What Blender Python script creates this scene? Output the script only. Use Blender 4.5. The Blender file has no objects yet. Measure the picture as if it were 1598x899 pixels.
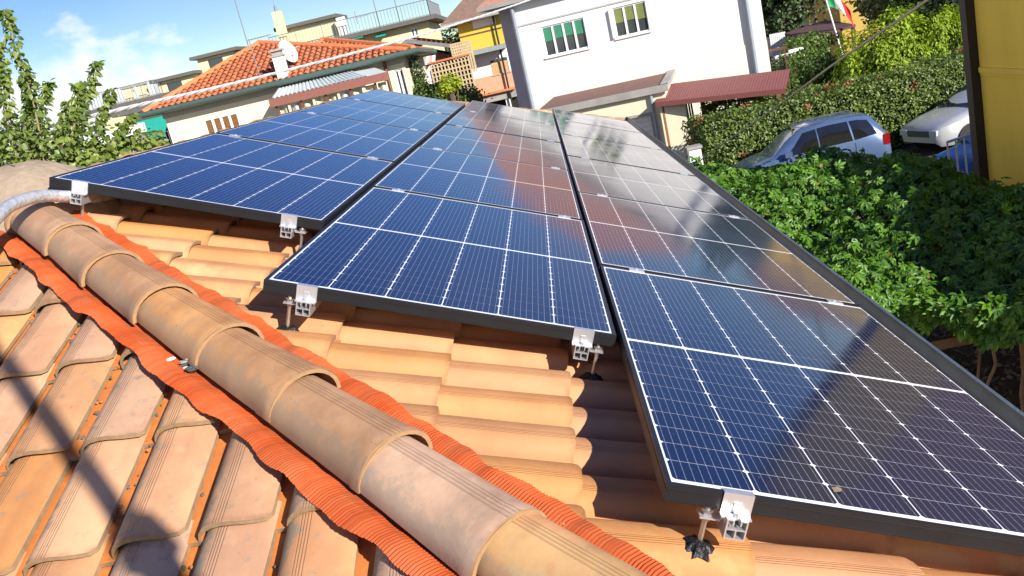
import bpy, bmesh, math, random
import numpy as np
from mathutils import Matrix, Vector
R_ = math.radians
sc = bpy.context.scene
COL = sc.collection
random.seed(7); rng = np.random.default_rng(7)

# ------------------------------------------------------------------ camera
CAM = np.array([-0.0721, -1.5326, 5.0054])
RC = np.array([[0.9747744, 0.0243934, -0.2218554],
               [-0.2075336, -0.2666946, -0.9411715],
               [-0.0821260, 0.9634723, -0.2549046]])      # right, down, forward
FPX = 1359.4
cam = bpy.data.cameras.new('camera'); camo = bpy.data.objects.new('camera', cam); COL.objects.link(camo)
cam.sensor_width = 36; cam.lens = 30.6245; cam.clip_start = 0.05; cam.clip_end = 3000
m = Matrix.Identity(4)
for i in range(3):
    m[i][0] = RC[0][i]; m[i][1] = -RC[1][i]; m[i][2] = -RC[2][i]; m[i][3] = CAM[i]
camo.matrix_world = m
sc.camera = camo

# ------------------------------------------------------------------ light
SUN = Vector((1.45, -1.58, 1.0)).normalized()
EL = math.asin(SUN.z); AZ = math.atan2(SUN.x, SUN.y)       # azimuth from +Y towards +X
sun = bpy.data.lights.new('sun', 'SUN'); suno = bpy.data.objects.new('sun', sun); COL.objects.link(suno)
sun.energy = 5.0; sun.angle = R_(0.53); sun.color = (1.0, 0.95, 0.86)
suno.rotation_euler = SUN.to_track_quat('Z', 'Y').to_euler(); suno.location = (8, -9, 14)

w = bpy.data.worlds.new('World'); sc.world = w; w.use_nodes = True
nt = w.node_tree; N = nt.nodes; L = nt.links; N.clear()
out = N.new('ShaderNodeOutputWorld'); bg = N.new('ShaderNodeBackground'); sky = N.new('ShaderNodeTexSky')
sky.sky_type = 'NISHITA'; sky.sun_disc = False; sky.sun_elevation = EL; sky.sun_rotation = AZ
sky.air_density = 1.0; sky.dust_density = 0.25; sky.ozone_density = 2.5; sky.altitude = 20
bg.inputs['Strength'].default_value = 0.15
tc = N.new('ShaderNodeTexCoord')
def wmath(op, a, b=None, c=None):
    n = N.new('ShaderNodeMath'); n.operation = op
    for i, v in enumerate((a, b, c)):
        if v is None: continue
        if isinstance(v, (int, float)): n.inputs[i].default_value = v
        else: L.new(v, n.inputs[i])
    return n.outputs[0]
sep = N.new('ShaderNodeSeparateXYZ'); L.new(tc.outputs['Generated'], sep.inputs[0])
mp = N.new('ShaderNodeMapping'); mp.inputs['Scale'].default_value = (1, 1, 1.7); mp.inputs['Location'].default_value = (0.35, 0.1, 0.2)
L.new(tc.outputs['Generated'], mp.inputs[0])
n1 = N.new('ShaderNodeTexNoise'); n1.inputs['Scale'].default_value = 7.0; n1.inputs['Detail'].default_value = 9; n1.inputs['Roughness'].default_value = 0.55
L.new(mp.outputs[0], n1.inputs[0])
n2 = N.new('ShaderNodeTexNoise'); n2.inputs['Scale'].default_value = 3.0; n2.inputs['Detail'].default_value = 6; n2.inputs['Roughness'].default_value = 0.5
L.new(mp.outputs[0], n2.inputs[0])
# cumulus banks: more cloud low towards the west (left), thin veils above
lowb = wmath('MULTIPLY', wmath('SUBTRACT', 0.22, sep.outputs['Z']), 0.75)
west = wmath('MULTIPLY', wmath('SUBTRACT', wmath('MULTIPLY', sep.outputs['X'], -1.0), 0.425), 1.6)
dens = wmath('ADD', wmath('ADD', n1.outputs['Fac'], lowb), west)
cm = N.new('ShaderNodeMapRange'); cm.interpolation_type = 'SMOOTHSTEP'
cm.inputs['From Min'].default_value = 0.56; cm.inputs['From Max'].default_value = 0.70
L.new(dens, cm.inputs['Value'])
veil = N.new('ShaderNodeMapRange'); veil.interpolation_type = 'SMOOTHSTEP'
veil.inputs['From Min'].default_value = 0.42; veil.inputs['From Max'].default_value = 0.80; veil.inputs['To Max'].default_value = 0.12
L.new(n2.outputs['Fac'], veil.inputs['Value'])
mask = wmath('MAXIMUM', cm.outputs[0], veil.outputs[0])
ccol = N.new('ShaderNodeMapRange'); ccol.inputs['From Min'].default_value = 0.5; ccol.inputs['From Max'].default_value = 0.95
ccol.inputs['To Min'].default_value = 5.0; ccol.inputs['To Max'].default_value = 3.6
L.new(dens, ccol.inputs['Value'])
comb = N.new('ShaderNodeCombineXYZ')
for i, k in enumerate((0.97, 1.0, 1.03)): L.new(wmath('MULTIPLY', ccol.outputs[0], k), comb.inputs[i])
mix = N.new('ShaderNodeMix'); mix.data_type = 'RGBA'
hsv = N.new('ShaderNodeHueSaturation'); hsv.inputs['Hue'].default_value = 0.527; hsv.inputs['Saturation'].default_value = 1.42; hsv.inputs['Value'].default_value = 0.53; L.new(sky.outputs[0], hsv.inputs['Color'])
L.new(mask, mix.inputs[0]); L.new(hsv.outputs[0], mix.inputs[6]); L.new(comb.outputs[0], mix.inputs[7])
L.new(mix.outputs[2], bg.inputs['Color']); L.new(bg.outputs[0], out.inputs[0])
sc.view_settings.view_transform = 'Standard'; sc.view_settings.look = 'None'
sc.view_settings.exposure = 0.73; sc.view_settings.gamma = 1.0

# ------------------------------------------------------------------ photo ray helpers (only used to find where real things stand)
def ray(x, y):
    v = RC.T @ np.array([(x-799)/FPX, (y-449.5)/FPX, 1.0]); return v/np.linalg.norm(v)
def at(x, y, d):                       # at horizontal distance d from the camera
    v = ray(x, y); return Vector(CAM + v*(d/math.hypot(v[0], v[1])))
def atz(x, y, z):
    v = ray(x, y); return Vector(CAM + v*((z-CAM[2])/v[2]))
def pix(p):
    q = RC @ (np.array(p)-CAM); return (799+FPX*q[0]/q[2], 449.5+FPX*q[1]/q[2]) if q[2] > 0.05 else (-9999, -9999)

# ------------------------------------------------------------------ materials
MATS = {}
def mat(name, c1, c2=None, rough=0.7, scale=6.0, var=0.12, bump=0.0, bscale=60, metal=0.0, coord='Object', rnd=0.0, spec=0.5, trans=0.0, attr=False, coat=0.0, detail=5, stretch=None):
    if name in MATS: return MATS[name]
    mt = bpy.data.materials.new(name); mt.use_nodes = True; MATS[name] = mt
    t = mt.node_tree; n = t.nodes; l = t.links
    b = n['Principled BSDF']
    b.inputs['Roughness'].default_value = rough; b.inputs['Metallic'].default_value = metal
    b.inputs['Specular IOR Level'].default_value = spec; b.inputs['Coat Weight'].default_value = coat; b.inputs['Coat Roughness'].default_value = 0.05
    if c2 is None: c2 = tuple(max(0, c*(1-2.2*var)) for c in c1)
    tcn = n.new('ShaderNodeTexCoord'); src = tcn.outputs[coord]
    if stretch:
        mpn = n.new('ShaderNodeMapping'); mpn.inputs['Scale'].default_value = stretch; l.new(src, mpn.inputs[0]); src = mpn.outputs[0]
    ns = n.new('ShaderNodeTexNoise'); ns.inputs['Scale'].default_value = scale; ns.inputs['Detail'].default_value = detail; ns.inputs['Roughness'].default_value = 0.6
    l.new(src, ns.inputs['Vector'])
    mr = n.new('ShaderNodeMapRange'); mr.inputs['From Min'].default_value = 0.3; mr.inputs['From Max'].default_value = 0.7; l.new(ns.outputs['Fac'], mr.inputs['Value'])
    fac = mr.outputs[0]
    def mth(op, a, bb):
        q = n.new('ShaderNodeMath'); q.operation = op
        for i, v in enumerate((a, bb)):
            if isinstance(v, (int, float)): q.inputs[i].default_value = v
            else: l.new(v, q.inputs[i])
        return q.outputs[0]
    if attr:
        an = n.new('ShaderNodeAttribute'); an.attribute_name = 'rnd'
        fac = mth('ADD', mth('MULTIPLY', fac, 0.3), mth('MULTIPLY', an.outputs['Fac'], 0.8))
    mx = n.new('ShaderNodeMix'); mx.data_type = 'RGBA'; l.new(fac, mx.inputs[0])
    mx.inputs[6].default_value = (*c1, 1); mx.inputs[7].default_value = (*c2, 1)
    col = mx.outputs[2]
    if rnd:
        oi = n.new('ShaderNodeObjectInfo'); hs = n.new('ShaderNodeHueSaturation')
        l.new(mth('ADD', mth('MULTIPLY', mth('SUBTRACT', oi.outputs['Random'], 0.5), rnd), 1.0), hs.inputs['Value'])
        l.new(mth('ADD', mth('MULTIPLY', mth('SUBTRACT', mth('FRACT', mth('MULTIPLY', oi.outputs['Random'], 7.31), 0.0), 0.5), rnd*1.2), 1.0), hs.inputs['Saturation'])
        l.new(col, hs.inputs['Color']); col = hs.outputs[0]
    l.new(col, b.inputs['Base Color'])
    if bump:
        nb = n.new('ShaderNodeTexNoise'); nb.inputs['Scale'].default_value = bscale; nb.inputs['Detail'].default_value = 4
        l.new(src, nb.inputs['Vector']); bn = n.new('ShaderNodeBump'); bn.inputs['Strength'].default_value = bump; bn.inputs['Distance'].default_value = 0.01
        l.new(nb.outputs['Fac'], bn.inputs['Height']); l.new(bn.outputs[0], b.inputs['Normal'])
    if trans:
        ts = n.new('ShaderNodeBsdfTranslucent'); ms = n.new('ShaderNodeMixShader'); ms.inputs[0].default_value = trans
        br = n.new('ShaderNodeHueSaturation'); br.inputs['Value'].default_value = 1.5; br.inputs['Saturation'].default_value = 1.1; l.new(col, br.inputs['Color']); l.new(br.outputs[0], ts.inputs['Color'])
        l.new(b.outputs[0], ms.inputs[1]); l.new(ts.outputs[0], ms.inputs[2]); l.new(ms.outputs[0], n['Material Output'].inputs[0])
    return mt

def tile_mat(name, c1, c2, lich, groove=True, vv=0.30, lich_amt=0.5, grooves=((0.36,), 4)):
    """clay tile: UV.x across the profile, UV.y along the tile; combed grooves, weathering and lichen on the steep flank"""
    mt = bpy.data.materials.new(name); mt.use_nodes = True; MATS[name] = mt
    t = mt.node_tree; n = t.nodes; l = t.links; b = n['Principled BSDF']
    b.inputs['Roughness'].default_value = 0.78; b.inputs['Specular IOR Level'].default_value = 0.35
    def mth(op, *a):
        q = n.new('ShaderNodeMath'); q.operation = op
        for i, v in enumerate(a):
            if isinstance(v, (int, float)): q.inputs[i].default_value = v
            else: l.new(v, q.inputs[i])
        return q.outputs[0]
    uv = n.new('ShaderNodeUVMap'); sp = n.new('ShaderNodeSeparateXYZ'); l.new(uv.outputs[0], sp.inputs[0]); u = sp.outputs['X']; v = sp.outputs['Y']
    tcn = n.new('ShaderNodeTexCoord'); oi = n.new('ShaderNodeObjectInfo')
    an = n.new('ShaderNodeAttribute'); an.attribute_name = 'rnd'
    rv = mth('FRACT', mth('ADD', oi.outputs['Random'], an.outputs['Fac']))
    va = n.new('ShaderNodeVectorMath'); va.operation = 'ADD'; l.new(tcn.outputs['Object'], va.inputs[0])
    cx = n.new('ShaderNodeCombineXYZ'); l.new(mth('MULTIPLY', rv, 37.0), cx.inputs[0]); l.new(mth('MULTIPLY', rv, 11.0), cx.inputs[1]); l.new(cx.outputs[0], va.inputs[1])
    P = va.outputs[0]
    def noise(scale, det=5, ro=0.6, st=None):
        q = n.new('ShaderNodeTexNoise'); q.inputs['Scale'].default_value = scale; q.inputs['Detail'].default_value = det; q.inputs['Roughness'].default_value = ro
        if st:
            mpn = n.new('ShaderNodeMapping'); mpn.inputs['Scale'].default_value = st; l.new(P, mpn.inputs[0]); l.new(mpn.outputs[0], q.inputs['Vector'])
        else: l.new(P, q.inputs['Vector'])
        return q.outputs['Fac']
    def rngm(x, a, bb, c=0.0, d=1.0):
        q = n.new('ShaderNodeMapRange'); q.interpolation_type = 'SMOOTHSTEP'
        for i, vv in enumerate((a, bb, c, d)): q.inputs[1+i].default_value = vv
        l.new(x, q.inputs[0]); return q.outputs[0]
    def mixc(f, a, bb):
        q = n.new('ShaderNodeMix'); q.data_type = 'RGBA'
        if isinstance(f, float): q.inputs[0].default_value = f
        else: l.new(f, q.inputs[0])
        for i, c in ((6, a), (7, bb)):
            if isinstance(c, tuple): q.inputs[i].default_value = (*c, 1)
            else: l.new(c, q.inputs[i])
        return q.outputs[2]
    big = noise(5.5, 5); streak = noise(9, 4, 0.6, (1, 0.12, 1)); fine = noise(120, 3); v_dummy = None
    col = mixc(rngm(big, 0.34, 0.68), c1, c2)
    col = mixc(mth('MULTIPLY', rngm(streak, 0.5, 0.72), 0.45), col, tuple(x*0.72 for x in c2))
    # pale bloom
    col = mixc(mth('MULTIPLY', rngm(noise(14, 6), 0.56, 0.72), 0.30), col, tuple(min(1, x*1.18+0.03) for x in c1))
    if lich:
        side = mth('SUBTRACT', 1.0, rngm(u, 0.02, 0.42))
        lf = mth('MULTIPLY', rngm(mth('ADD', noise(26, 8, 0.75), mth('MULTIPLY', side, 0.34)), 0.54, 0.70), lich_amt)
        col = mixc(lf, col, lich)
    # a few tiles carry a pale yellowish crust of lichen
    col = mixc(mth('MULTIPLY', mth('MULTIPLY', rngm(rv, 0.80, 0.88), rngm(noise(7, 4), 0.48, 0.62)), 0.42), col, (0.52, 0.42, 0.20))
    # dark specks
    col = mixc(mth('MULTIPLY', rngm(noise(55, 3), 0.70, 0.78), 0.5), col, tuple(x*0.35 for x in c2))
    # dirty lower lip
    lip = mth('MULTIPLY', mth('SUBTRACT', 1.0, rngm(v, 0.0, 0.05)), rngm(noise(30, 4), 0.35, 0.65))
    col = mixc(mth('MULTIPLY', lip, 0.55), col, tuple(x*0.5 for x in c2))
    h = mth('MULTIPLY', fine, 0.25)
    if groove:
        u0, k = grooves
        gsum = None
        for g0 in u0:
            for i in range(k):
                d = mth('ABSOLUTE', mth('SUBTRACT', u, g0+i*0.034))
                g = mth('SUBTRACT', 1.0, rngm(d, 0.003, 0.009))
                gsum = g if gsum is None else mth('MAXIMUM', gsum, g)
        h = mth('SUBTRACT', h, mth('MULTIPLY', gsum, 0.9))
        col = mixc(mth('MULTIPLY', gsum, 0.28), col, tuple(x*0.45 for x in c2))
    hs = n.new('ShaderNodeHueSaturation'); l.new(col, hs.inputs['Color'])
    l.new(mth('ADD', 1.0-vv*0.52, mth('MULTIPLY', rv, vv)), hs.inputs['Value'])
    l.new(mth('ADD', 1.0-vv*0.7, mth('MULTIPLY', mth('FRACT', mth('MULTIPLY', rv, 5.7)), vv)), hs.inputs['Saturation'])
    l.new(hs.outputs[0], b.inputs['Base Color'])
    bn = n.new('ShaderNodeBump'); bn.inputs['Strength'].default_value = 0.7; bn.inputs['Distance'].default_value = 0.003
    l.new(h, bn.inputs['Height']); l.new(bn.outputs[0], b.inputs['Normal'])
    return mt

# ------------------------------------------------------------------ object helpers
def tag(o, label=None, cat=None, group=None, kind=None):
    if label: o['label'] = label
    if cat: o['category'] = cat
    if group: o['group'] = group
    if kind: o['kind'] = kind
    return o
def thing(name, label, cat, loc=(0, 0, 0), rot=(0, 0, 0), group=None):
    o = bpy.data.objects.new(name, None); COL.objects.link(o); o.empty_display_size = 0.2
    o.location = loc; o.rotation_euler = rot
    return tag(o, label, cat, group)
class MB:
    def __init__(s): s.v = []; s.f = []; s.m = []; s.uv = []
    def add(s, vs, fs, mi=0, uvs=None):
        o = len(s.v); s.v += [tuple(x) for x in vs]; s.f += [tuple(i+o for i in f) for f in fs]; s.m += [mi]*len(fs)
        if uvs is not None: s.uv += uvs
        return s
    def box(s, x0, x1, y0, y1, z0, z1, mi=0, M=None):
        vs = [Vector((x, y, z)) for z in (z0, z1) for y in (y0, y1) for x in (x0, x1)]
        if M is not None: vs = [M @ v for v in vs]
        return s.add(vs, [(0, 2, 3, 1), (4, 5, 7, 6), (0, 1, 5, 4), (2, 6, 7, 3), (0, 4, 6, 2), (1, 3, 7, 5)], mi)
    def quad(s, a, b, c, d, mi=0): return s.add([a, b, c, d], [(0, 1, 2, 3)], mi)
    def prism(s, poly, y0, y1, mi=0, axis='y', M=None):
        k = len(poly)
        def P(a, b, t): 
            v = Vector((a, t, b)) if axis == 'y' else Vector((t, a, b)) if axis == 'x' else Vector((a, b, t))
            return M @ v if M is not None else v
        vs = [P(a, b, y0) for a, b in poly]+[P(a, b, y1) for a, b in poly]
        fs = [tuple(range(k)), tuple(range(2*k-1, k-1, -1))]+[(i, k+i, k+(i+1) % k, (i+1) % k) for i in range(k)]
        return s.add(vs, fs, mi)
    def tube(s, pts, r, n=8, mi=0, caps=True):
        pts = [Vector(p) for p in pts]; k = len(pts); rr = r if isinstance(r, (list, tuple)) else [r]*k
        vs = []; up = None
        for i, p in enumerate(pts):
            d = (pts[min(i+1, k-1)]-pts[max(i-1, 0)]).normalized()
            a = d.orthogonal().normalized() if up is None else (up-d*up.dot(d)).normalized()
            up = a; b = d.cross(a)
            vs += [p+(a*math.cos(2*math.pi*j/n)+b*math.sin(2*math.pi*j/n))*rr[i] for j in range(n)]
        fs = [(i*n+j, i*n+(j+1) % n, (i+1)*n+(j+1) % n, (i+1)*n+j) for i in range(k-1) for j in range(n)]
        if caps: fs += [tuple(range(n-1, -1, -1)), tuple((k-1)*n+j for j in range(n))]
        return s.add(vs, fs, mi)
    def grid(s, rows, mi=0):
        nr = len(rows); nc = len(rows[0])
        return s.add([p for r in rows for p in r], [(i*nc+j, i*nc+j+1, (i+1)*nc+j+1, (i+1)*nc+j) for i in range(nr-1) for j in range(nc-1)], mi)
    def ball(s, c, rx, ry, rz, nu=10, nv=6, mi=0):
        c = Vector(c); rows = []
        for i in range(nv+1):
            t = math.pi*i/nv
            rows.append([c+Vector((rx*math.sin(t)*math.cos(2*math.pi*j/nu), ry*math.sin(t)*math.sin(2*math.pi*j/nu), rz*math.cos(t))) for j in range(nu+1)])
        return s.grid(rows[::-1], mi)
    def mesh(s, name, mats, smooth=False):
        me = bpy.data.meshes.new(name); me.from_pydata(s.v, [], s.f)
        for q in (mats if isinstance(mats, (list, tuple)) else [mats]): me.materials.append(q)
        if any(s.m): me.polygons.foreach_set('material_index', s.m)
        if smooth:
            me.polygons.foreach_set('use_smooth', [True]*len(s.f))
            try: me.set_sharp_from_angle(angle=R_(42 if smooth is True else smooth))
            except Exception: pass
        if s.uv:
            ul = me.uv_layers.new(name='UVMap'); vi = np.zeros(len(me.loops), dtype=np.int64); me.loops.foreach_get('vertex_index', vi)
            ul.data.foreach_set('uv', np.array(s.uv)[vi].ravel())
        me.update(); return me
    def build(s, name, mats, parent=None, smooth=False, label=None, kind=None):
        return link(name, s.mesh(name, mats, smooth), parent, label, kind)
def link(name, me, parent=None, label=None, kind=None, M=None):
    o = bpy.data.objects.new(name, me); COL.objects.link(o)
    if parent is not None: o.parent = parent
    if M is not None: o.matrix_local = M
    if label: o['label'] = label
    if kind: o['kind'] = kind
    return o
def frame_at(o, ex, ey, ez):
    M = Matrix.Identity(4)
    for i in range(3): M[i][0] = ex[i]; M[i][1] = ey[i]; M[i][2] = ez[i]; M[i][3] = o[i]
    return M
def np_mesh(name, V, F, mats, rnd=None, uv=None, smooth=False, mi=None):
    """V (n,3), F (k,4) or (k,3)"""
    me = bpy.data.meshes.new(name); V = np.asarray(V, dtype=np.float32); F = np.asarray(F, dtype=np.int32); q = F.shape[1]
    me.vertices.add(len(V)); me.vertices.foreach_set('co', V.ravel()); me.loops.add(F.size); me.loops.foreach_set('vertex_index', F.ravel())
    me.polygons.add(len(F)); me.polygons.foreach_set('loop_start', np.arange(len(F), dtype=np.int32)*q)
    for k in (mats if isinstance(mats, (list, tuple)) else [mats]): me.materials.append(k)
    if mi is not None: me.polygons.foreach_set('material_index', np.asarray(mi, dtype=np.int32))
    if smooth: me.polygons.foreach_set('use_smooth', np.ones(len(F), dtype=bool))
    me.update(calc_edges=True)
    if rnd is not None:
        a = me.attributes.new('rnd', 'FLOAT', 'POINT'); a.data.foreach_set('value', np.asarray(rnd, dtype=np.float32))
    if uv is not None:
        ul = me.uv_layers.new(name='UVMap'); ul.data.foreach_set('uv', np.asarray(uv, dtype=np.float32)[F.ravel()].ravel())
    return me
def instances(tv, tf, P, B, S):
    """template verts tv (k,3), faces tf (f,q); positions P (n,3), bases B (n,3,3) columns = axes, scales S (n,)"""
    tv = np.asarray(tv); tf = np.asarray(tf); n = len(P); k = len(tv)
    V = np.einsum('nij,kj->nki', B, tv)*S[:, None, None]+P[:, None, :]
    F = (tf[None]+(np.arange(n)*k)[:, None, None]).reshape(-1, tf.shape[1])
    return V.reshape(-1, 3), F
def bases(Nv, T=None, jit=0.5):
    """orthonormal bases: z = jittered normal, y = leaf direction"""
    n = len(Nv); z = Nv+rng.normal(0, jit, (n, 3)); z /= np.linalg.norm(z, axis=1)[:, None]
    t = rng.normal(0, 1, (n, 3)) if T is None else T+rng.normal(0, 0.45, (n, 3))
    y = t-z*np.sum(t*z, axis=1)[:, None]; y /= np.linalg.norm(y, axis=1)[:, None]+1e-9
    x = np.cross(y, z); return np.stack([x, y, z], axis=2)
LEAF_V = np.array([[0, 0, 0], [0.28, 0.3, 0.06], [0.24, 0.7, 0.04], [0, 1, -0.10], [-0.24, 0.7, 0.04], [-0.28, 0.3, 0.06]], float)
LEAF_F = np.array([[0, 1, 2, 3], [0, 3, 4, 5]])
CARD_V = np.array([[-.32, 0, 0], [.32, .1, .04], [.22, .95, 0], [-.30, .85, -.05]], float); CARD_F = np.array([[0, 1, 2, 3]])
def palmate(k=5):
    V = []; F = []
    for i in range(k):
        a = R_(-100+200*i/(k-1)); L_ = 1.0-0.28*abs(i-(k-1)/2)/((k-1)/2); o = len(V)
        c, s = math.cos(a), math.sin(a)
        for x, y, z in LEAF_V*np.array([0.8, 1, 1.0]):
            x, y = x*L_, y*L_; V.append((c*x+s*y, -s*x+c*y, z*L_-0.22*y*y))
        F += [[o+q for q in f] for f in LEAF_F.tolist()]
    return np.array(V), np.array(F)
def foliage(name, P, Nv, size, mt, parent=None, T=None, jit=0.5, tmpl=None, kind='stuff', label=None):
    tv, tf = tmpl if tmpl is not None else (LEAF_V, LEAF_F)
    P = np.asarray(P); S = size*rng.uniform(0.65, 1.25, len(P)); V, F = instances(tv, tf, P, bases(np.asarray(Nv), T, jit), S)
    r = np.repeat(rng.random(len(P)), len(tv)); return link(name, np_mesh(name, V, F, mt, rnd=r), parent, label, kind)
def blob_points(n, c, r, shell=0.55, lump=0.25, seed=0):
    """points in an uneven, lumpy ellipsoid shell and their outward normals"""
    g = np.random.default_rng(seed); d = g.normal(0, 1, (n, 3)); d /= np.linalg.norm(d, axis=1)[:, None]
    ph = g.uniform(0, 6.28, 6); fr = g.normal(0, 3.2, (6, 3))
    k = 1+lump*np.mean(np.sin(d@fr.T+ph), axis=1)*2.2
    rad = k*(1-shell*(1-g.random(n)**0.5)); return np.array(c)+d*rad[:, None]*np.array(r), d

# ------------------------------------------------------------------ common materials
M_white = mat('white_paint', (0.85, 0.835, 0.80), (0.76, 0.74, 0.70), rough=0.8, scale=0.8, bump=0.1, bscale=30, stretch=(1, 1, .35), detail=8)
M_cream = mat('cream_plaster', (0.78, 0.70, 0.50), rough=0.85, var=0.05, scale=1.2, bump=0.1, bscale=20)
M_beige = mat('beige_plaster', (0.74, 0.64, 0.38), rough=0.85, var=0.06, scale=0.5)
M_grey = mat('grey_concrete', (0.36, 0.34, 0.31), rough=0.9, var=0.12, scale=2, bump=0.2)
M_dkgrey = mat('dark_grey_metal', (0.09, 0.10, 0.10), rough=0.5, var=0.1)
M_brown = mat('brown_paint', (0.16, 0.06, 0.035), rough=0.6, var=0.1)
M_glass = mat('window_glass', (0.05, 0.06, 0.065), rough=0.06, var=0.1, spec=0.8)
M_dark = mat('dark_interior', (0.02, 0.018, 0.016), rough=0.9)
M_alu = mat('bare_aluminium', (0.80, 0.81, 0.83), rough=0.32, metal=0.75, var=0.04, scale=30)
M_steel = mat('zinc_steel', (0.62, 0.60, 0.56), rough=0.35, metal=0.85, var=0.08, scale=40)
M_iron = mat('grey_railing_paint', (0.22, 0.23, 0.26), rough=0.5, var=0.05)
M_clay = mat('orange_clay', (0.55, 0.20, 0.09), (0.40, 0.13, 0.06), rough=0.8, scale=3, attr=True)
M_bark = mat('bark', (0.16, 0.11, 0.07), rough=0.9, var=0.2, scale=12, bump=0.5, bscale=40)
M_soil = mat('soil', (0.07, 0.055, 0.04), rough=1.0, var=0.25, scale=3, bump=0.5, bscale=20)
M_asph = mat('asphalt', (0.055, 0.055, 0.055), rough=0.95, var=0.15, scale=1.0, bump=0.3, bscale=80)
M_pave = mat('paving', (0.30, 0.27, 0.23), rough=0.95, var=0.15, scale=1.2)

# ================================================================== THE GROUND
gm = MB(); S_ = 900
gm.grid([[Vector((x, y, 0)) for x in (-S_, -60, -20, 0, 20, 60, S_)] for y in (-S_, -40, 0, 40, 120, S_)])
tag(gm.build('ground', M_soil), kind='structure')
gp = MB(); gp.quad((-9, 12.7, .004), (30, 12.7, .004), (30, 22.3, .004), (-9, 22.3, .004)); tag(gp.build('driveway', M_asph), kind='structure')
gq = MB(); gq.quad((-40, 24.6, .004), (3.4, 24.6, .004), (3.4, 36, .004), (-40, 36, .004)); tag(gq.build('courtyard', M_pave), kind='structure')

# ================================================================== OUR TILED ROOF
Z0 = 4.15
SL = 21.816*math.pi/180; cs, sn = math.cos(SL), math.sin(SL); TN = sn/cs
U = Vector((cs, 0, -sn)); V_ = Vector((0, 1, 0)); NM = Vector((sn, 0, cs)); OR = Vector((0, 0, Z0))
def uvn(u, v, n): return OR+U*u+V_*v+NM*n
HC = -0.39                              # plan line of the hip: X + Y = HC
XR = -2.22; YR = HC-XR                  # where ridge and hip meet
YF = 9.1                                # far end of the ridge
XE = 1.09                               # eave, plan distance (right)
HB = -0.205                             # base plane below the panels
def zm(X): return Z0+(HB-sn*X)/cs       # base height of the main slope
KH = -sn*YR+cs*(zm(XR)-Z0)
def zh(Y): return Z0+(KH+sn*Y)/cs       # base height of the near hip slope
NH = Vector((0, -sn, cs)); UPH = Vector((0, cs, sn))
tileA = tile_mat('clay_roof_tile', (0.56, 0.285, 0.118), (0.46, 0.21, 0.088), (0.25, 0.21, 0.145), lich_amt=0.95, vv=0.40)
tileB = tile_mat('clean_clay_roof_tile', (0.60, 0.285, 0.108), (0.53, 0.235, 0.088), (0.36, 0.24, 0.14), lich_amt=0.22, vv=0.16)
tileP = mat('orange_channel_clay', (0.60, 0.20, 0.04), (0.50, 0.15, 0.035), rough=0.8, scale=20, bump=0.2)
tileC = tile_mat('clay_ridge_tile', (0.53, 0.29, 0.140), (0.37, 0.19, 0.090), (0.27, 0.22, 0.16), lich_amt=0.5, vv=0.34, grooves=((0.50,), 4))
M_lip = mat('tile_edge', (0.36, 0.23, 0.12), (0.22, 0.15, 0.09), rough=0.9, scale=40)
M_liprim = mat('ridge_tile_rim', (0.42, 0.23, 0.10), (0.28, 0.18, 0.10), rough=0.85, scale=30)
M_mortar = mat('mortar', (0.38, 0.29, 0.20), (0.24, 0.18, 0.13), rough=0.95, scale=9, bump=0.9, bscale=35)

house = thing('tiled_roof_house', 'house in front under a pale orange clay tile roof that carries the solar panels', 'house')
hw = MB(); hx0 = 2*XR-0.75; hx1 = 0.75
hw.box(hx0, hx1, -1.2, 11.6, -0.05, 3.45); hw.build('wall', mat('house_plaster', (0.66, 0.55, 0.38), rough=0.9, var=0.06), house)

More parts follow.
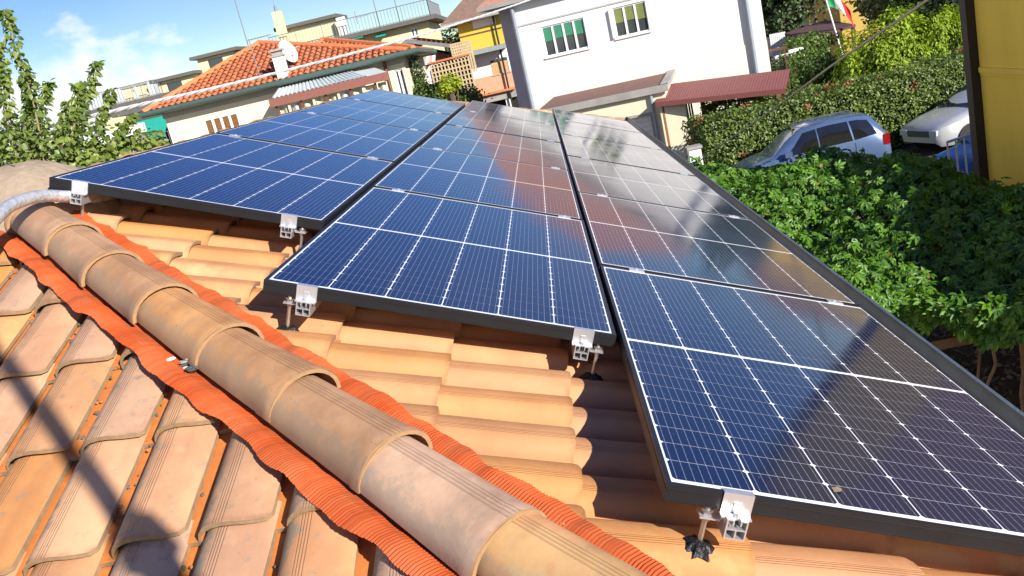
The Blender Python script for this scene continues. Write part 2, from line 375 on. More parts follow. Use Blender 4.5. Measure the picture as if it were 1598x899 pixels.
# tile profile: (x, z) of the cover from its steep flank to its flat tail, then the channel
PROF = [(0.020, 0.004), (0.024, 0.020), (0.032, 0.037), (0.045, 0.050), (0.062, 0.058), (0.085, 0.061), (0.110, 0.059), (0.135, 0.054), (0.160, 0.047), (0.180, 0.038), (0.189, 0.030)]
TL = 0.42; EXP = 0.345; PITCH = 0.198
def make_tile(seed, tile, tilt=0.026):
    g = random.Random(seed); b = MB(); n = len(PROF); ys = (0.0, 0.006, 0.14, 0.28, TL)
    wob = [g.uniform(-.002, .002) for _ in ys]
    def P(i, y, dz=0.0):
        x, z = PROF[i]; k = (1-y/TL)
        xx = x+wob[min(4, int(y/TL*4))]*(i > 2)
        # the tail corner is rounded off at the lower end
        yy = y
        if y < 0.01 and i >= n-3: yy = y+(0.004, 0.012, 0.030)[i-n+3]
        return Vector((xx, yy, z*(1.0-0.05*y/TL)+tilt*k+dz))
    vs = []; uvs = []
    for y in ys:
        for i in range(n): vs.append(P(i, y)); uvs.append((PROF[i][0]/0.2, y/TL))
    fs = [(r*n+i, r*n+i+1, (r+1)*n+i+1, (r+1)*n+i) for r in range(len(ys)-1) for i in range(n-1)]
    b.add(vs, fs, 0, uvs)
    t = 0.013                                              # lower lip
    vs = [P(i, 0) for i in range(n)]+[P(i, 0, -t) for i in range(n)]; b.add(vs, [(i, n+i, n+i+1, i+1) for i in range(n-1)], 1, [(PROF[i % n][0]/0.2, 0.0) for i in range(2*n)])
    vs = [P(n-1, 0), P(n-1, TL), P(n-1, TL, -t), P(n-1, 0, -t)]; b.add(vs, [(0, 1, 2, 3)], 1, [(.9, 0)]*4)
    vs = [P(0, 0, -t), P(0, TL, -t), P(0, TL), P(0, 0)]; b.add(vs, [(0, 1, 2, 3)], 1, [(.0, 0)]*4)
    z0 = 0.012                                             # channel
    vs = [Vector((0.176, 0.0, z0+tilt*0.8)), Vector((0.232, 0.0, z0+tilt*0.8)), Vector((0.232, TL, z0)), Vector((0.176, TL, z0))]
    b.add(vs, [(0, 1, 2, 3)], 2, [(.9, .0), (1, .0), (1, .9), (.9, .9)])
    vs = [vs[0], vs[1], vs[1]-Vector((0, 0, .012)), vs[0]-Vector((0, 0, .012))]; b.add(vs, [(0, 3, 2, 1)], 1, [(.9, 0)]*4)
    return b.mesh('roof_tile', [tile, M_lip, tileP], smooth=40)
TILES_M = [make_tile(k, tileB) for k in range(5)]; TILES_H = [make_tile(k+9, tileA) for k in range(5)]; TILES = TILES_M

def cut_copy(me, M, plane_co, plane_no):
    """a copy of the tile mesh cut where it runs under the hip"""
    bm = bmesh.new(); bm.from_mesh(me); Mi = M.inverted()
    co = Mi @ plane_co; no = (Mi.to_3x3() @ plane_no).normalized()
    bmesh.ops.bisect_plane(bm, geom=bm.verts[:]+bm.edges[:]+bm.faces[:], plane_co=co, plane_no=no, clear_outer=True)
    if len(bm.faces) == 0: bm.free(); return None
    mm = bpy.data.meshes.new('roof_tile'); bm.to_mesh(mm); bm.free()
    for q in me.materials: mm.materials.append(q)
    return mm

def lay_tiles(slope, M, xs, rows, keep, cut, visible):
    """rows of tiles on a slope; those in view are objects of their own, the rest one stuff mesh"""
    rest = []
    for x in xs:
        for y in rows:
            jx = random.uniform(-.004, .004); jy = random.uniform(-.009, .009); rz = random.gauss(0, 0.008); rx = random.gauss(0, 0.004)
            T = Matrix.Translation((x+jx, y+jy, random.uniform(0, .004))) @ Matrix.Rotation(rz, 4, 'Z') @ Matrix.Rotation(rx, 4, 'X')
            W = M @ T; ctr = W @ Vector((0.11, 0.2, 0.03))
            corners = [W @ Vector(q) for q in ((0.02, 0, .0), (0.23, 0, 0), (0.02, TL, 0), (0.23, TL, 0))]
            k = keep(ctr, corners)
            if k == 0: continue
            me = random.choice(TILES)
            if visible(ctr):
                if k == 1:
                    for pc, pn in cut: 
                        me = cut_copy(me, W, pc, pn)
                        if me is None: break
                    if me is None: continue
                link('roof_tile', me, slope, M=T)
            else: rest.append((T, k))
    return rest
def rest_mesh(slope, rest, M, cut):
    if not rest: return
    Vs = []; Fs = []; Ms = []; Us = []; Rs = []; o = 0
    me = TILES[0]; bm0 = bmesh.new(); bm0.from_mesh(me)
    for T, k in rest:
        bm = bm0.copy()
        if k == 1:
            for pc, pn in cut:
                Mi = (M @ T).inverted(); bmesh.ops.bisect_plane(bm, geom=bm.verts[:]+bm.edges[:]+bm.faces[:], plane_co=Mi @ pc, plane_no=(Mi.to_3x3() @ pn).normalized(), clear_outer=True)
        bm.verts.index_update(); r = random.random()
        uvl = bm.loops.layers.uv.active
        for v in bm.verts: Vs.append(tuple(T @ v.co)); Rs.append(r); Us.append((0.5, 0.5))
        for f in bm.faces:
            Fs.append([v.index+o for v in f.verts]); Ms.append(f.material_index)
            for lp in f.loops: Us[lp.vert.index+o] = tuple(lp[uvl].uv)
        o += len(bm.verts); bm.free()
    bm0.free()
    mm = bpy.data.meshes.new('roof_tile_field'); mm.from_pydata(Vs, [], Fs)
    for q in me.materials: mm.materials.append(q)
    mm.polygons.foreach_set('material_index', Ms); mm.polygons.foreach_set('use_smooth', [True]*len(Fs))
    ul = mm.uv_layers.new(name='UVMap'); vi = np.zeros(len(mm.loops), dtype=np.int64); mm.loops.foreach_get('vertex_index', vi); ul.data.foreach_set('uv', np.array(Us)[vi].ravel())
    a = mm.attributes.new('rnd', 'FLOAT', 'POINT'); a.data.foreach_set('value', Rs)
    link('roof_tile_field', mm, slope, kind='stuff')

# base sheets of the four slopes (under the tiles)
XB = 2*XR-XE; Ye = HC-XE; Yee = YF+(XE-XR)
P_rn = Vector((XR, YR, zm(XR))); P_rf = Vector((XR, YF, zm(XR))); ze = zm(XE)
c_nr = Vector((XE, Ye, ze)); c_fr = Vector((XE, Yee, ze)); c_nl = Vector((XB, Ye, ze)); c_fl = Vector((XB, Yee, ze))
M_under = mat('roof_underlay', (0.30, 0.12, 0.05), rough=0.9)
Mmain = frame_at(OR+NM*HB, V_, -U, NM)         # local x = along the eave, y = up the slope
def sheet(name, pts, M, matl, dz=0.0):
    Mi = M.inverted(); b = MB(); q = [Mi @ p for p in pts]; q2 = [p-Vector((0, 0, 0.06)) for p in q]
    k = len(q); b.add(q+q2, [tuple(range(k)), tuple(range(2*k-1, k-1, -1))]+[(i, k+i, k+(i+1) % k, (i+1) % k) for i in range(k)])
    o = b.build(name, matl, house); o.matrix_local = M; return o
main_slope = sheet('roof_slope', [c_nr, c_fr, P_rf, P_rn], Mmain, M_under)
HO = Vector((XR, YR, zh(YR)))
Mhip = frame_at(HO, Vector((1, 0, 0)), UPH, NH)
hip_slope = sheet('roof_slope', [c_nl, c_nr, P_rn], Mhip, M_under)
Mback = frame_at(P_rn, Vector((0, -1, 0)), Vector((cs, 0, sn)), Vector((-sn, 0, cs)))
M_bk = mat('back_slope_clay', (0.5, 0.22, 0.09), rough=0.85, scale=8, bump=0.5, bscale=8)
back_slope = sheet('roof_slope', [c_fl, c_nl, P_rn, P_rf], Mback, M_bk)
Mfar = frame_at(P_rf, Vector((-1, 0, 0)), Vector((0, -cs, sn)), Vector((0, sn, cs)))
far_slope = sheet('roof_slope', [c_fr, c_fl, P_rf], Mfar, M_bk)

hipn = Vector((1, 1, 0)).normalized()           # horizontal normal of the near hip line
def in_view(p, mrg=70):
    x, y = pix(p); return -mrg < x < 1598+mrg and -mrg < y < 899+mrg
def vis_main(p):
    q = p-OR; u = q.dot(U); v = q.y
    lim = 2.15 if u < -1.05 else 1.35 if u < 0.0 else 0.55
    return v < lim and in_view(p)
farhip = Vector((1, -1, 0)).normalized()
def keep_main(c, cr):
    d = [(p.x+p.y-HC)/math.sqrt(2) for p in cr]; d2 = [((YF-p.y)-(XR-p.x))/math.sqrt(2) for p in cr]
    if max(d) < 0.14 or max(d2) < 0.02 or c.x < XR+0.02: return 0
    return 1 if (min(d) < 0.135 or min(d2) < 0.02) else 2
cutm = [(Vector((XR, YR, 5))+hipn*0.128, -hipn), (Vector((XR, YF, 5))+farhip*0.02, -farhip)]
xs = [0.135+PITCH*k for k in range(-9, 62)]; rows = [0.483-EXP*k for k in range(-6, 6)]
rows = [y for y in rows if -1.25 < y < 2.3]
rest = lay_tiles(main_slope, Mmain, xs, rows, keep_main, cutm, vis_main); rest_mesh(main_slope, rest, Mmain, cutm)
def keep_hip(c, cr):
    d = [-(p.x+p.y-HC)/math.sqrt(2) for p in cr]; d2 = [((p.x-XR)-(p.y-YR))/math.sqrt(2) for p in cr]
    if max(d) < 0.14 or max(d2) < 0.02: return 0
    return 1 if (min(d) < 0.135 or min(d2) < 0.02) else 2
backn = Vector((1, -1, 0)).normalized()
cuth = [(Vector((XR, YR, 5))-hipn*0.128, hipn), (Vector((XR, YR, 5))+backn*0.02, -backn)]
xs = [0.02+PITCH*k for k in range(-17, 18)]; yl0 = (Mhip.inverted() @ Vector((-1.5, 0.754, zh(0.754)))).y
rows = [yl0-EXP*k for k in range(-3, 8)]
TILES = TILES_H
rest = lay_tiles(hip_slope, Mhip, xs, rows, keep_hip, cuth, lambda p: in_view(p)); rest_mesh(hip_slope, rest, Mhip, cuth)

# grit and moss that has gathered along the channels of the near slope
gb = MB()
for x in xs:
    for _ in range(150):
        y = random.uniform(-3.6, -0.2); xx = x+random.choice((random.gauss(.006, .008), random.gauss(-.012, .006))); W = Mhip @ Vector((xx, y, .03))
        if (W.x+W.y-HC) > -0.12 or not in_view(W) or math.sin(y*5+x*9)+random.gauss(0, .6) < 0.1: continue
        r = random.uniform(.0015, .0055); gb.ball((xx, y, .030+r*.3), r*1.3, r*1.6, r, 5, 3, mi=random.choice((0, 0, 1, 2)))
gb.build('channel_grit', [mat('grey_grit', (.16, .14, .12), rough=1), mat('moss', (.12, .12, .05), rough=1), mat('orange_crumb', (.5, .2, .06), rough=1)], hip_slope, kind='stuff')

# ---- ridge and hip caps
def cap_mesh(seed, r0=0.0860, r1=0.1025, length=0.43, half=91, n=14):
    g = random.Random(seed); b = MB(); ph = g.uniform(0, 6); xs_ = [0, 0.02, 0.15, 0.28, length-0.040, length-0.030, length-0.004, length]
    rs = []
    for x in xs_:
        r = r0+(r1-r0)*x/length
        if x > length-0.035: r += 0.0022
        if x == length: r -= 0.0015
        rs.append(r)
    vs = []; uvs = []
    for x, r in zip(xs_, rs):
        for j in range(n+1):
            a = R_(-half+2*half*j/n); vs.append(Vector((x, r*math.sin(a), r*math.cos(a)*0.84+.0015*math.sin(3*a+ph+x*9)))); uvs.append((j/n, 1-x/length))
    k = n+1
    fs = [(i*k+j, (i+1)*k+j, (i+1)*k+j+1, i*k+j+1) for i in range(len(xs_)-1) for j in range(n)]
    b.add(vs, fs, 0, uvs)
    for q in range(6*n, 7*n): b.m[q] = 2
    t = 0.0105
    for xi in (len(xs_)-1,):                      # thick lower rim
        x, r = xs_[xi], rs[xi]
        a0 = [R_(-half+2*half*j/n) for j in range(k)]
        vs = [Vector((x, r*math.sin(a), r*math.cos(a)*0.84)) for a in a0]+[Vector((x, (r-t)*math.sin(a), (r-t)*math.cos(a)*0.84)) for a in a0]
        b.add(vs, [(j, k+j, k+j+1, j+1) for j in range(n)], 2, [(.5, .0)]*(2*k))
    for j, sgn in ((0, 1), (n, -1)):              # side edges
        a = R_(-half+2*half*j/n); vs = []
        for x, r in zip(xs_, rs): vs += [Vector((x, r*math.sin(a), r*math.cos(a)*0.84)), Vector((x, (r-t)*math.sin(a), (r-t)*math.cos(a)*0.84))]
        b.add(vs, [(2*i, 2*i+1, 2*i+3, 2*i+2)[::sgn] for i in range(len(xs_)-1)], 1, [(.5, .5)]*len(vs))
    # inside
    vs = [Vector((x, (r-t)*math.sin(R_(-half+2*half*j/n)), (r-t)*math.cos(R_(-half+2*half*j/n))*0.84)) for x, r in zip(xs_, rs) for j in range(k)]
    b.add(vs, [(i*k+j, i*k+j+1, (i+1)*k+j+1, (i+1)*k+j) for i in range(len(xs_)-1) for j in range(n)], 1, [(.5, .5)]*len(vs))
    return b.mesh('ridge_tile', [tileC, M_lip, M_liprim], smooth=50)
CAPS = [cap_mesh(k) for k in range(4)]
def cap_row(parent, P0, d, up, s0, s1, step=0.36, lift=0.057):
    d = d.normalized(); side = up.cross(d).normalized(); up = d.cross(side)
    s = s0; k = 0; Pi = parent.matrix_local.inverted()
    while s < s1:
        # each tile tilts a little so that its lower end rides on the next one
        M = frame_at(P0+d*s+up*(lift+random.uniform(-.004, .004))+side*random.uniform(-.006, .006), d, side, up) @ Matrix.Rotation(R_(-0.35+random.uniform(-.3, .3)), 4, 'Y') @ Matrix.Rotation(random.gauss(0, .012), 4, 'Z') @ Matrix.Rotation(random.gauss(0, .012), 4, 'X')
        link('ridge_tile', random.choice(CAPS), parent, M=Pi @ M); s += step; k += 1
HD = Vector((1, -1, -TN)).normalized(); HUP = (NM+NH).normalized()
hm = MB(); ap = P_rn.copy()
# mortar bed under the hip caps
hside = HUP.cross(HD).normalized()
hm.grid([[ap+HD*s+hside*y+HUP*z for y, z in ((-.085, -.02), (-.07, .045), (-.03, .062), (.03, .062), (.07, .045), (.085, -.02))] for s in np.linspace(0.05, 4.9, 30)])
hip_ridge = hm.build('hip_ridge', M_mortar, house)
s_j = (Vector((0, 0.095, 0)).y-YR)/HD.y-0.12          # caps end at the joints measured in the photograph
off = (s_j-0.43) % 0.36
cap_row(hip_ridge, ap, HD, HUP, off-0.36, 4.7)
rm = MB(); rm.grid([[Vector((XR+y, t, zm(XR)+z)) for y, z in ((-.1, -.06), (-.07, .05), (0, .09), (.07, .05), (.1, -.06))] for t in np.linspace(YR, YF, 24)])
ridge = rm.build('roof_ridge', M_mortar, house)
cap_row(ridge, P_rf+Vector((0, 0, 0)), Vector((0, -1, 0)), Vector((0, 0, 1)), 0.0, YF-YR-0.2, lift=0.042)
bh = MB(); BD = Vector((-1, -1, -TN)).normalized(); BUP = (NH+Vector((-sn, 0, cs))).normalized(); bside = BUP.cross(BD).normalized()
bh.grid([[ap+BD*s+bside*y+BUP*z for y, z in ((-.085, -.02), (-.07, .05), (.03, .09), (.07, .05), (.085, -.02))] for s in np.linspace(0.05, 4.9, 20)])
back_hip = bh.build('hip_ridge', M_mortar, house); cap_row(back_hip, ap, BD, BUP, 0.2, 4.7)
fh = MB(); FD = Vector((1, 1, -TN)).normalized(); FUP = (NM+Vector((0, sn, cs))).normalized(); fside = FUP.cross(FD).normalized()
fh.grid([[P_rf+FD*s+fside*y+FUP*z for y, z in ((-.085, -.02), (-.07, .05), (.03, .09), (.07, .05), (.085, -.02))] for s in np.linspace(0.05, 4.9, 20)])
far_hip = fh.build('hip_ridge', M_mortar, house); cap_row(far_hip, P_rf, FD, FUP, 0.1, 4.7)
# mortar-covered junction where ridge and hips meet
jm = MB(); rows_ = []
for i in range(9):
    t = i/8*math.pi/2*1.08
    rows_.append([Vector((XR+0.02+(0.33*math.sin(t)+.02*math.sin(3*a))*math.cos(a)*(1.0), YR+0.06+(0.36*math.sin(t)+.02*math.sin(2*a+1))*math.sin(a), zm(XR)-0.12+0.33*math.cos(t)+random.uniform(-.006, .006))) for a in np.linspace(0, 2*math.pi, 25)])
    rows_[-1][-1] = rows_[-1][0].copy()
jm.grid(rows_); jo = jm.build('ridge_junction', M_mortar, house, smooth=80)

# ---- pleated flashing on both sides of the hip
M_flash = mat('orange_pleated_flashing', (0.47, 0.070, 0.012), (0.42, 0.105, 0.036), rough=0.68, spec=0.2, scale=9, var=0.1, detail=9)
def flashing(sign, nrm, other):
    b = MB(); rows_ = []; n = 960; Ltot = 4.2
    for i in range(n+1):
        s = -0.05+Ltot*i/n; base = ap+HD*s
        # direction in the slope, across the hip
        across = (hipn*sign); across = (across-nrm*across.dot(nrm)).normalized()
        wob = 0.006*math.sin(s*9+sign)+0.004*math.sin(s*23+2)+0.003*math.sin(s*41)+random.uniform(-.0012, .0012)
        pl = 0.0017*(1 if i % 2 else -1)*(0.55+0.35*math.sin(s*17)+random.uniform(-.35, .35))+0.003*math.sin(s*61)*math.sin(s*13)
        wave = 0.008*math.sin(s*2*math.pi/0.198*0.74+sign)
        r = []
        for w_, h in ((0.045, 0.050), (0.075, 0.058), (0.098, 0.080), (0.124, 0.093+0.1*wave), (0.150+wob, 0.094+.2*wave)):
            r.append(base+across*w_+nrm*(h+pl*(0.6+w_*3)))
        rows_.append(r if sign > 0 else r[::-1])
    b.grid(rows_); return b.build('pleated_flashing', M_flash, hip_ridge)
flashing(1, NM, NH); flashing(-1, NH, NM)
# patch of bitumen and plaster crumbs caught under one cap
cr = MB()
for k in range(22):
    s = s_j-0.36*2-0.02+random.gauss(0, .035); p = ap+HD*s-hipn*(0.085+random.uniform(0, .03))+HUP*(0.045+random.uniform(0, .02)); r = random.uniform(.003, .011)
    cr.ball(p, r*1.5, r*1.3, r*.5, 6, 4, mi=random.choice((0, 0, 0, 2, 1)))
cr.build('mortar_crumbs', [M_dkgrey, M_white, M_grey], hip_ridge, kind='stuff')

# ---- gutter along the eave
M_gut = mat('weathered_copper_gutter', (0.33, 0.39, 0.37), (0.22, 0.27, 0.26), rough=0.45, metal=0.1, scale=6, bump=0.1)
gt = MB(); prof = []
for a in np.linspace(-90, 100, 12): prof.append((0.066*math.sin(R_(a)), -0.066*math.cos(R_(a))))
gx, gz = uvn(1.165, 0, -0.085).x, uvn(1.165, 0, -0.085).z
prof += [(0.060, 0.016), (0.069, 0.020), (0.074, 0.008)]
rows_ = [[Vector((gx+x, y, gz+z)) for x, z in prof] for y in np.linspace(Ye-0.1, Yee, 40)]
gt.grid(rows_); rows2 = [[p+Vector((0, 0, .003)) for p in r][::-1] for r in rows_]; gt.grid(rows2); gt.build('gutter', M_gut, house, smooth=60)

# ================================================================== SOLAR PANELS
PW, PL_, PH = 1.038, 1.755, 0.035; GAP = 0.022
M_frame = mat('black_anodised_frame', (0.022, 0.023, 0.026), rough=0.38, metal=0.3, var=0.1, scale=10)
M_back = mat('white_backsheet_under_glass', (0.86, 0.87, 0.88), rough=0.085, var=0.02, spec=0.62)
def cell_material():
    mt = bpy.data.materials.new('monocrystalline_cell_under_glass'); mt.use_nodes = True
    t = mt.node_tree; n = t.nodes; l = t.links; b = n['Principled BSDF']
    def mth(op, *a):
        q = n.new('ShaderNodeMath'); q.operation = op
        for i, v in enumerate(a):
            if isinstance(v, (int, float)): q.inputs[i].default_value = v
            else: l.new(v, q.inputs[i])
        return q.outputs[0]
    uv = n.new('ShaderNodeUVMap'); sp = n.new('ShaderNodeSeparateXYZ'); l.new(uv.outputs[0], sp.inputs[0])
    d = mth('ABSOLUTE', mth('SUBTRACT', mth('FRACT', mth('MULTIPLY', sp.outputs['X'], 9.0)), 0.5))
    bus = mth('LESS_THAN', d, 0.030)
    pad = mth('MULTIPLY', mth('LESS_THAN', d, 0.05), mth('LESS_THAN', mth('ABSOLUTE', mth('SUBTRACT', mth('FRACT', mth('MULTIPLY', sp.outputs['Y'], 4.0)), 0.5)), 0.06))
    line = mth('MAXIMUM', bus, pad)
    tcn = n.new('ShaderNodeTexCoord'); ns = n.new('ShaderNodeTexNoise'); ns.inputs['Scale'].default_value = 3.0; l.new(tcn.outputs['Object'], ns.inputs['Vector'])
    m1 = n.new('ShaderNodeMix'); m1.data_type = 'RGBA'; l.new(ns.outputs['Fac'], m1.inputs[0]); m1.inputs[6].default_value = (0.009, 0.014, 0.040, 1); m1.inputs[7].default_value = (0.014, 0.021, 0.056, 1)
    m2 = n.new('ShaderNodeMix'); m2.data_type = 'RGBA'; l.new(line, m2.inputs[0]); l.new(m1.outputs[2], m2.inputs[6]); m2.inputs[7].default_value = (0.20, 0.23, 0.30, 1)
    b.inputs['Specular IOR Level'].default_value = 0.62
    gq_ = n.new('ShaderNodeNewGeometry'); n3 = n.new('ShaderNodeTexNoise'); n3.inputs['Scale'].default_value = 2.2; n3.inputs['Detail'].default_value = 8; l.new(gq_.outputs['Position'], n3.inputs['Vector'])
    mr = n.new('ShaderNodeMapRange'); mr.inputs['From Min'].default_value = .35; mr.inputs['From Max'].default_value = .7; mr.inputs['To Min'].default_value = .06; mr.inputs['To Max'].default_value = .13; l.new(n3.outputs['Fac'], mr.inputs[0]); l.new(mr.outputs[0], b.inputs['Roughness'])
    n4 = n.new('ShaderNodeTexNoise'); n4.inputs['Scale'].default_value = 90; n4.inputs['Detail'].default_value = 2; l.new(gq_.outputs['Position'], n4.inputs['Vector'])
    sp_d = mth('MULTIPLY', mth('GREATER_THAN', n4.outputs['Fac'], 0.735), 0.35); m3 = n.new('ShaderNodeMix'); m3.data_type = 'RGBA'; l.new(sp_d, m3.inputs[0]); l.new(m2.outputs[2], m3.inputs[6]); m3.inputs[7].default_value = (.35, .33, .30, 1); l.new(m3.outputs[2], b.inputs['Base Color'])
    return mt
M_cell = cell_material()
CW = (PW-0.030)/6; CH = 0.0826; CG = 0.0016; MIDG = 0.010
def cell_rows():
    half = PL_/2; ys = []
    for sgn in (-1, 1):
        for k in range(10):
            c = half+sgn*(MIDG/2+0.004+CH/2+k*(CH+CG)); ys.append(c)
    return sorted(ys)
CY = cell_rows()
def cell_mesh():
    b = MB(); w_, h = CW/2-0.0017, CH/2; c = 0.006
    o = [(-w_+c, -h), (w_-c, -h), (w_, -h+c), (w_, h-c), (w_-c, h), (-w_+c, h), (-w_, h-c), (-w_, -h+c)]
    vs = [Vector((x, y, 0.0004)) for x, y in o]+[Vector((x, y, -0.0003)) for x, y in o]
    uvs = [((x+w_)/(2*w_), (y+h)/(2*h)) for x, y in o]*2
    b.add(vs, [tuple(range(8))]+[(i, 8+i, 8+(i+1) % 8, (i+1) % 8) for i in range(8)], 0, uvs); return b.mesh('solar_cell', M_cell)
CELL = cell_mesh()
def cell_field():
    b = MB(); w_, h = CW/2-0.0017, CH/2; c = 0.006
    for i in range(6):
        for y in CY:
            cx = 0.015+CW*(i+.5)
            o = [(-w_+c, -h), (w_-c, -h), (w_, -h+c), (w_, h-c), (w_-c, h), (-w_+c, h), (-w_, h-c), (-w_, -h+c)]
            b.add([Vector((cx+x, y+yy, 0.0004)) for x, yy in o], [tuple(range(8))], 0, [((x+w_)/(2*w_), (yy+h)/(2*h)) for x, yy in o])
    return b.mesh('solar_cell_field', M_cell)
CFIELD = cell_field()
def frame_mesh():
    b = MB(); t = 0.011; z1 = 0.0022
    b.box(0, t, 0, PL_, -PH, z1); b.box(PW-t, PW, 0, PL_, -PH, z1); b.box(t, PW-t, 0, t, -PH, z1-.0003); b.box(t, PW-t, PL_-t, PL_, -PH, z1-.0003)
    # shallow grooves of the extrusion, proud ribs on the outer faces
    b.box(-0.0012, 0, 0.002, PL_-.002, -0.010, -0.007); b.box(0.002, PW-.002, -0.0012, 0, -0.010, -0.007); b.box(PW, PW+.0012, .002, PL_-.002, -0.010, -0.007)
    b.box(0.002, PW-.002, -0.0010, 0, -0.0335, -0.031)
    return b.mesh('frame', M_frame)
FRAME = frame_mesh()
bs = MB(); bs.box(0.0105, PW-0.0105, 0.0105, PL_-0.0105, -0.008, 0.0); BACK = bs.mesh('glass_laminate', M_back)
ORD = ['nearest', 'second', 'third', 'fourth', 'fifth', 'sixth']
cols = {'right': (0.0, 0.0, 0.0, 6, 'along the eave gutter'), 'middle': (-1.0545, 0.890, 0.0, 5, 'between two other columns'), 'left': (-2.105, 1.685, 0.016, 4, 'along the ridge')}
for cname, (u0, v0, n0, cnt, where) in cols.items():
    for k in range(cnt):
        o_ = 'farthest' if k == cnt-1 else ORD[k]
        lab = f'{o_} black framed solar panel in the {cname} column {where}' if k in (0, cnt-1) else f'{o_} black framed solar panel from the front in the {cname} column {where}'
        p = thing('solar_panel', lab, 'solar panel', uvn(u0+random.uniform(-.002, .002), v0+k*(PL_+GAP), n0+random.uniform(-.0015, .0015)), (0, SL, 0), 'solar panels on the tiled roof')
        link('frame', FRAME, p); lam = link('glass_laminate', BACK, p)
        if (cname, k) in (('right', 0), ('right', 1), ('middle', 0), ('left', 0)):
            for i in range(6):
                for y in CY: link('solar_cell', CELL, lam, M=Matrix.Translation((0.015+CW*(i+.5), y, 0)))
        else: link('solar_cell_field', CFIELD, lam, kind='stuff')

# ---- mounting rails with clamps and hanger bolts
M_rub = mat('black_sealant', (0.012, 0.012, 0.013), rough=0.45, var=0.3, scale=40, bump=0.6, bscale=90)
def end_clamp_mesh():
    b = MB(); w_ = 0.030
    prof = [(0.014, 0.0030), (0.014, 0.0062), (-0.0045, 0.0062), (-0.0045, -0.0375), (-0.020, -0.0375), (-0.020, -0.0410), (-0.0012, -0.0410), (-0.0012, 0.0030)]
    b.prism(prof, -w_, w_, axis='x'); b.tube([(0, -0.013, -0.042), (0, -0.013, -0.028)], 0.0065, 6); b.box(-0.008, 0.008, -0.0068, -0.0046, -0.026, -0.012)
    return b.mesh('end_clamp', M_alu)
ECL = end_clamp_mesh()
mc = MB(); mc.box(-0.03, 0.03, -0.023, 0.023, 0.0026, 0.0056); mc.tube([(0, 0, 0.005), (0, 0, 0.010)], 0.0065, 6); MCL = mc.mesh('mid_clamp', M_alu)
def splat(seed):
    g = random.Random(seed); b = MB(); n = 26; c = Vector((0, 0, 0.012)); ring = []; ring2 = []
    for i in range(n):
        a = 2*math.pi*i/n; r = 0.035*(1+g.uniform(-.25, .35)); ring.append(Vector((r*math.cos(a)*1.15, r*math.sin(a), -0.010-0.012*abs(math.cos(a))))); ring2.append(Vector((.55*r*math.cos(a), .55*r*math.sin(a), 0.006+g.uniform(-.003, .003))))
    b.add(ring+ring2+[c], [(i, (i+1) % n, n+(i+1) % n, n+i) for i in range(n)]+[(n+i, n+(i+1) % n, 2*n) for i in range(n)]); return b.mesh('sealant_patch', M_rub, smooth=60)
def tile_n(v):
    ph = (v-0.135) % PITCH; z = np.interp(ph, [p[0] for p in PROF], [p[1] for p in PROF]) if 0.02 <= ph <= 0.189 else 0.02
    return HB+z+0.016
rails = [('left', 0.118, 'inner', 'c', 'ridge side rail of the left column, its end reaching the silver conduit'), ('left', 0.910, 'o', 1, 'second rail of the left column, its square end beside the middle column'),
         ('middle', 0.130, 'o', -1, 'rail of the middle column on a tall bolt at its left corner'), ('middle', 0.945, 'o', 1, 'rail of the middle column on a tall bolt beside the right column'),
         ('right', 0.145, 'o', -1, 'rail of the right column ending in the biggest bright clamp, over a black sealant blot'), ('right', 0.93, 'o', 1, 'gutter side rail under the right column')]
for i, (cname, du, _, side, lab) in enumerate(rails):
    u0, v0, n0, cnt, _w = cols[cname]; Lr = cnt*(PL_+GAP)+0.03
    t = thing('mounting_rail', 'aluminium '+lab.replace(', over a black sealant blot',''), 'mounting rail', uvn(u0+du, v0, n0), (0, SL, 0), 'rails under the solar panels')
    b = MB(); a = 0.021; zt, zb = -0.0355, -0.0775; y0, y1 = -0.032, Lr-0.03
    b.box(-a, a, y0, y1, zb, zb+.003); b.box(-a, -a+.003, y0, y1, zb+.003, zt-.003); b.box(a-.003, a, y0, y1, zb+.003, zt-.003)
    b.box(-a, -0.006, y0, y1, zt-.003, zt); b.box(0.006, a, y0, y1, zt-.003, zt); b.box(-a+.003, a-.003, y0, y1, -0.058, -0.0552)
    b.box(-0.009, -0.006, y0, y1, zt-.012, zt-.003); b.box(0.006, 0.009, y0, y1, zt-.012, zt-.003)
    b.box(-0.0015, 0.0015, y0, y1, zb+.003, -0.058)
    b.build('rail_profile', M_alu, t)
    link('end_clamp', ECL, t)
    for k in range(1, cnt): link('mid_clamp', MCL, t, M=Matrix.Translation((0, k*(PL_+GAP)-GAP/2, 0)))
    sx = 0.0 if side == 'c' else side*0.050
    hy = 0.012; bz = tile_n(v0+hy)-n0; hb = MB()
    if side == 'c': sx = -0.0; hy = 0.02; bz = tile_n(v0+hy)-n0
    if side != 'c':
        hb.tube([(sx, hy, bz-.03), (sx, hy, -0.030)], 0.0055, 8)
    else: hb.tube([(sx, hy, bz-.03), (sx, hy, zb-.001)], 0.0055, 8)
    ho = hb.build('hanger_bolt', M_steel, t)
    if side != 'c':
        q = MB(); q.box(min(sx-side*0.024, sx+side*.016), max(sx-side*.024, sx+side*.016), hy-.016, hy+.016, -0.058, -0.054)
        q.box(min(side*.0215, side*.026), max(side*.0215, side*.026), hy-.016, hy+.016, -0.054, -0.030)
        q.build('bracket_plate', M_alu, ho)
        q = MB(); q.tube([(sx, hy, -0.0535), (sx, hy, -0.0455)], 0.0095, 6); q.tube([(sx, hy, -0.067), (sx, hy, -0.0585)], 0.0095, 6); q.build('nut', M_steel, ho)
        q = MB(); q.tube([(sx, hy, -0.0455), (sx, hy, -0.0435)], 0.013, 12); q.build('washer', M_steel, ho)
    link('sealant_patch', splat(i+3), t, M=Matrix.Translation((sx, hy, bz+0.008)))

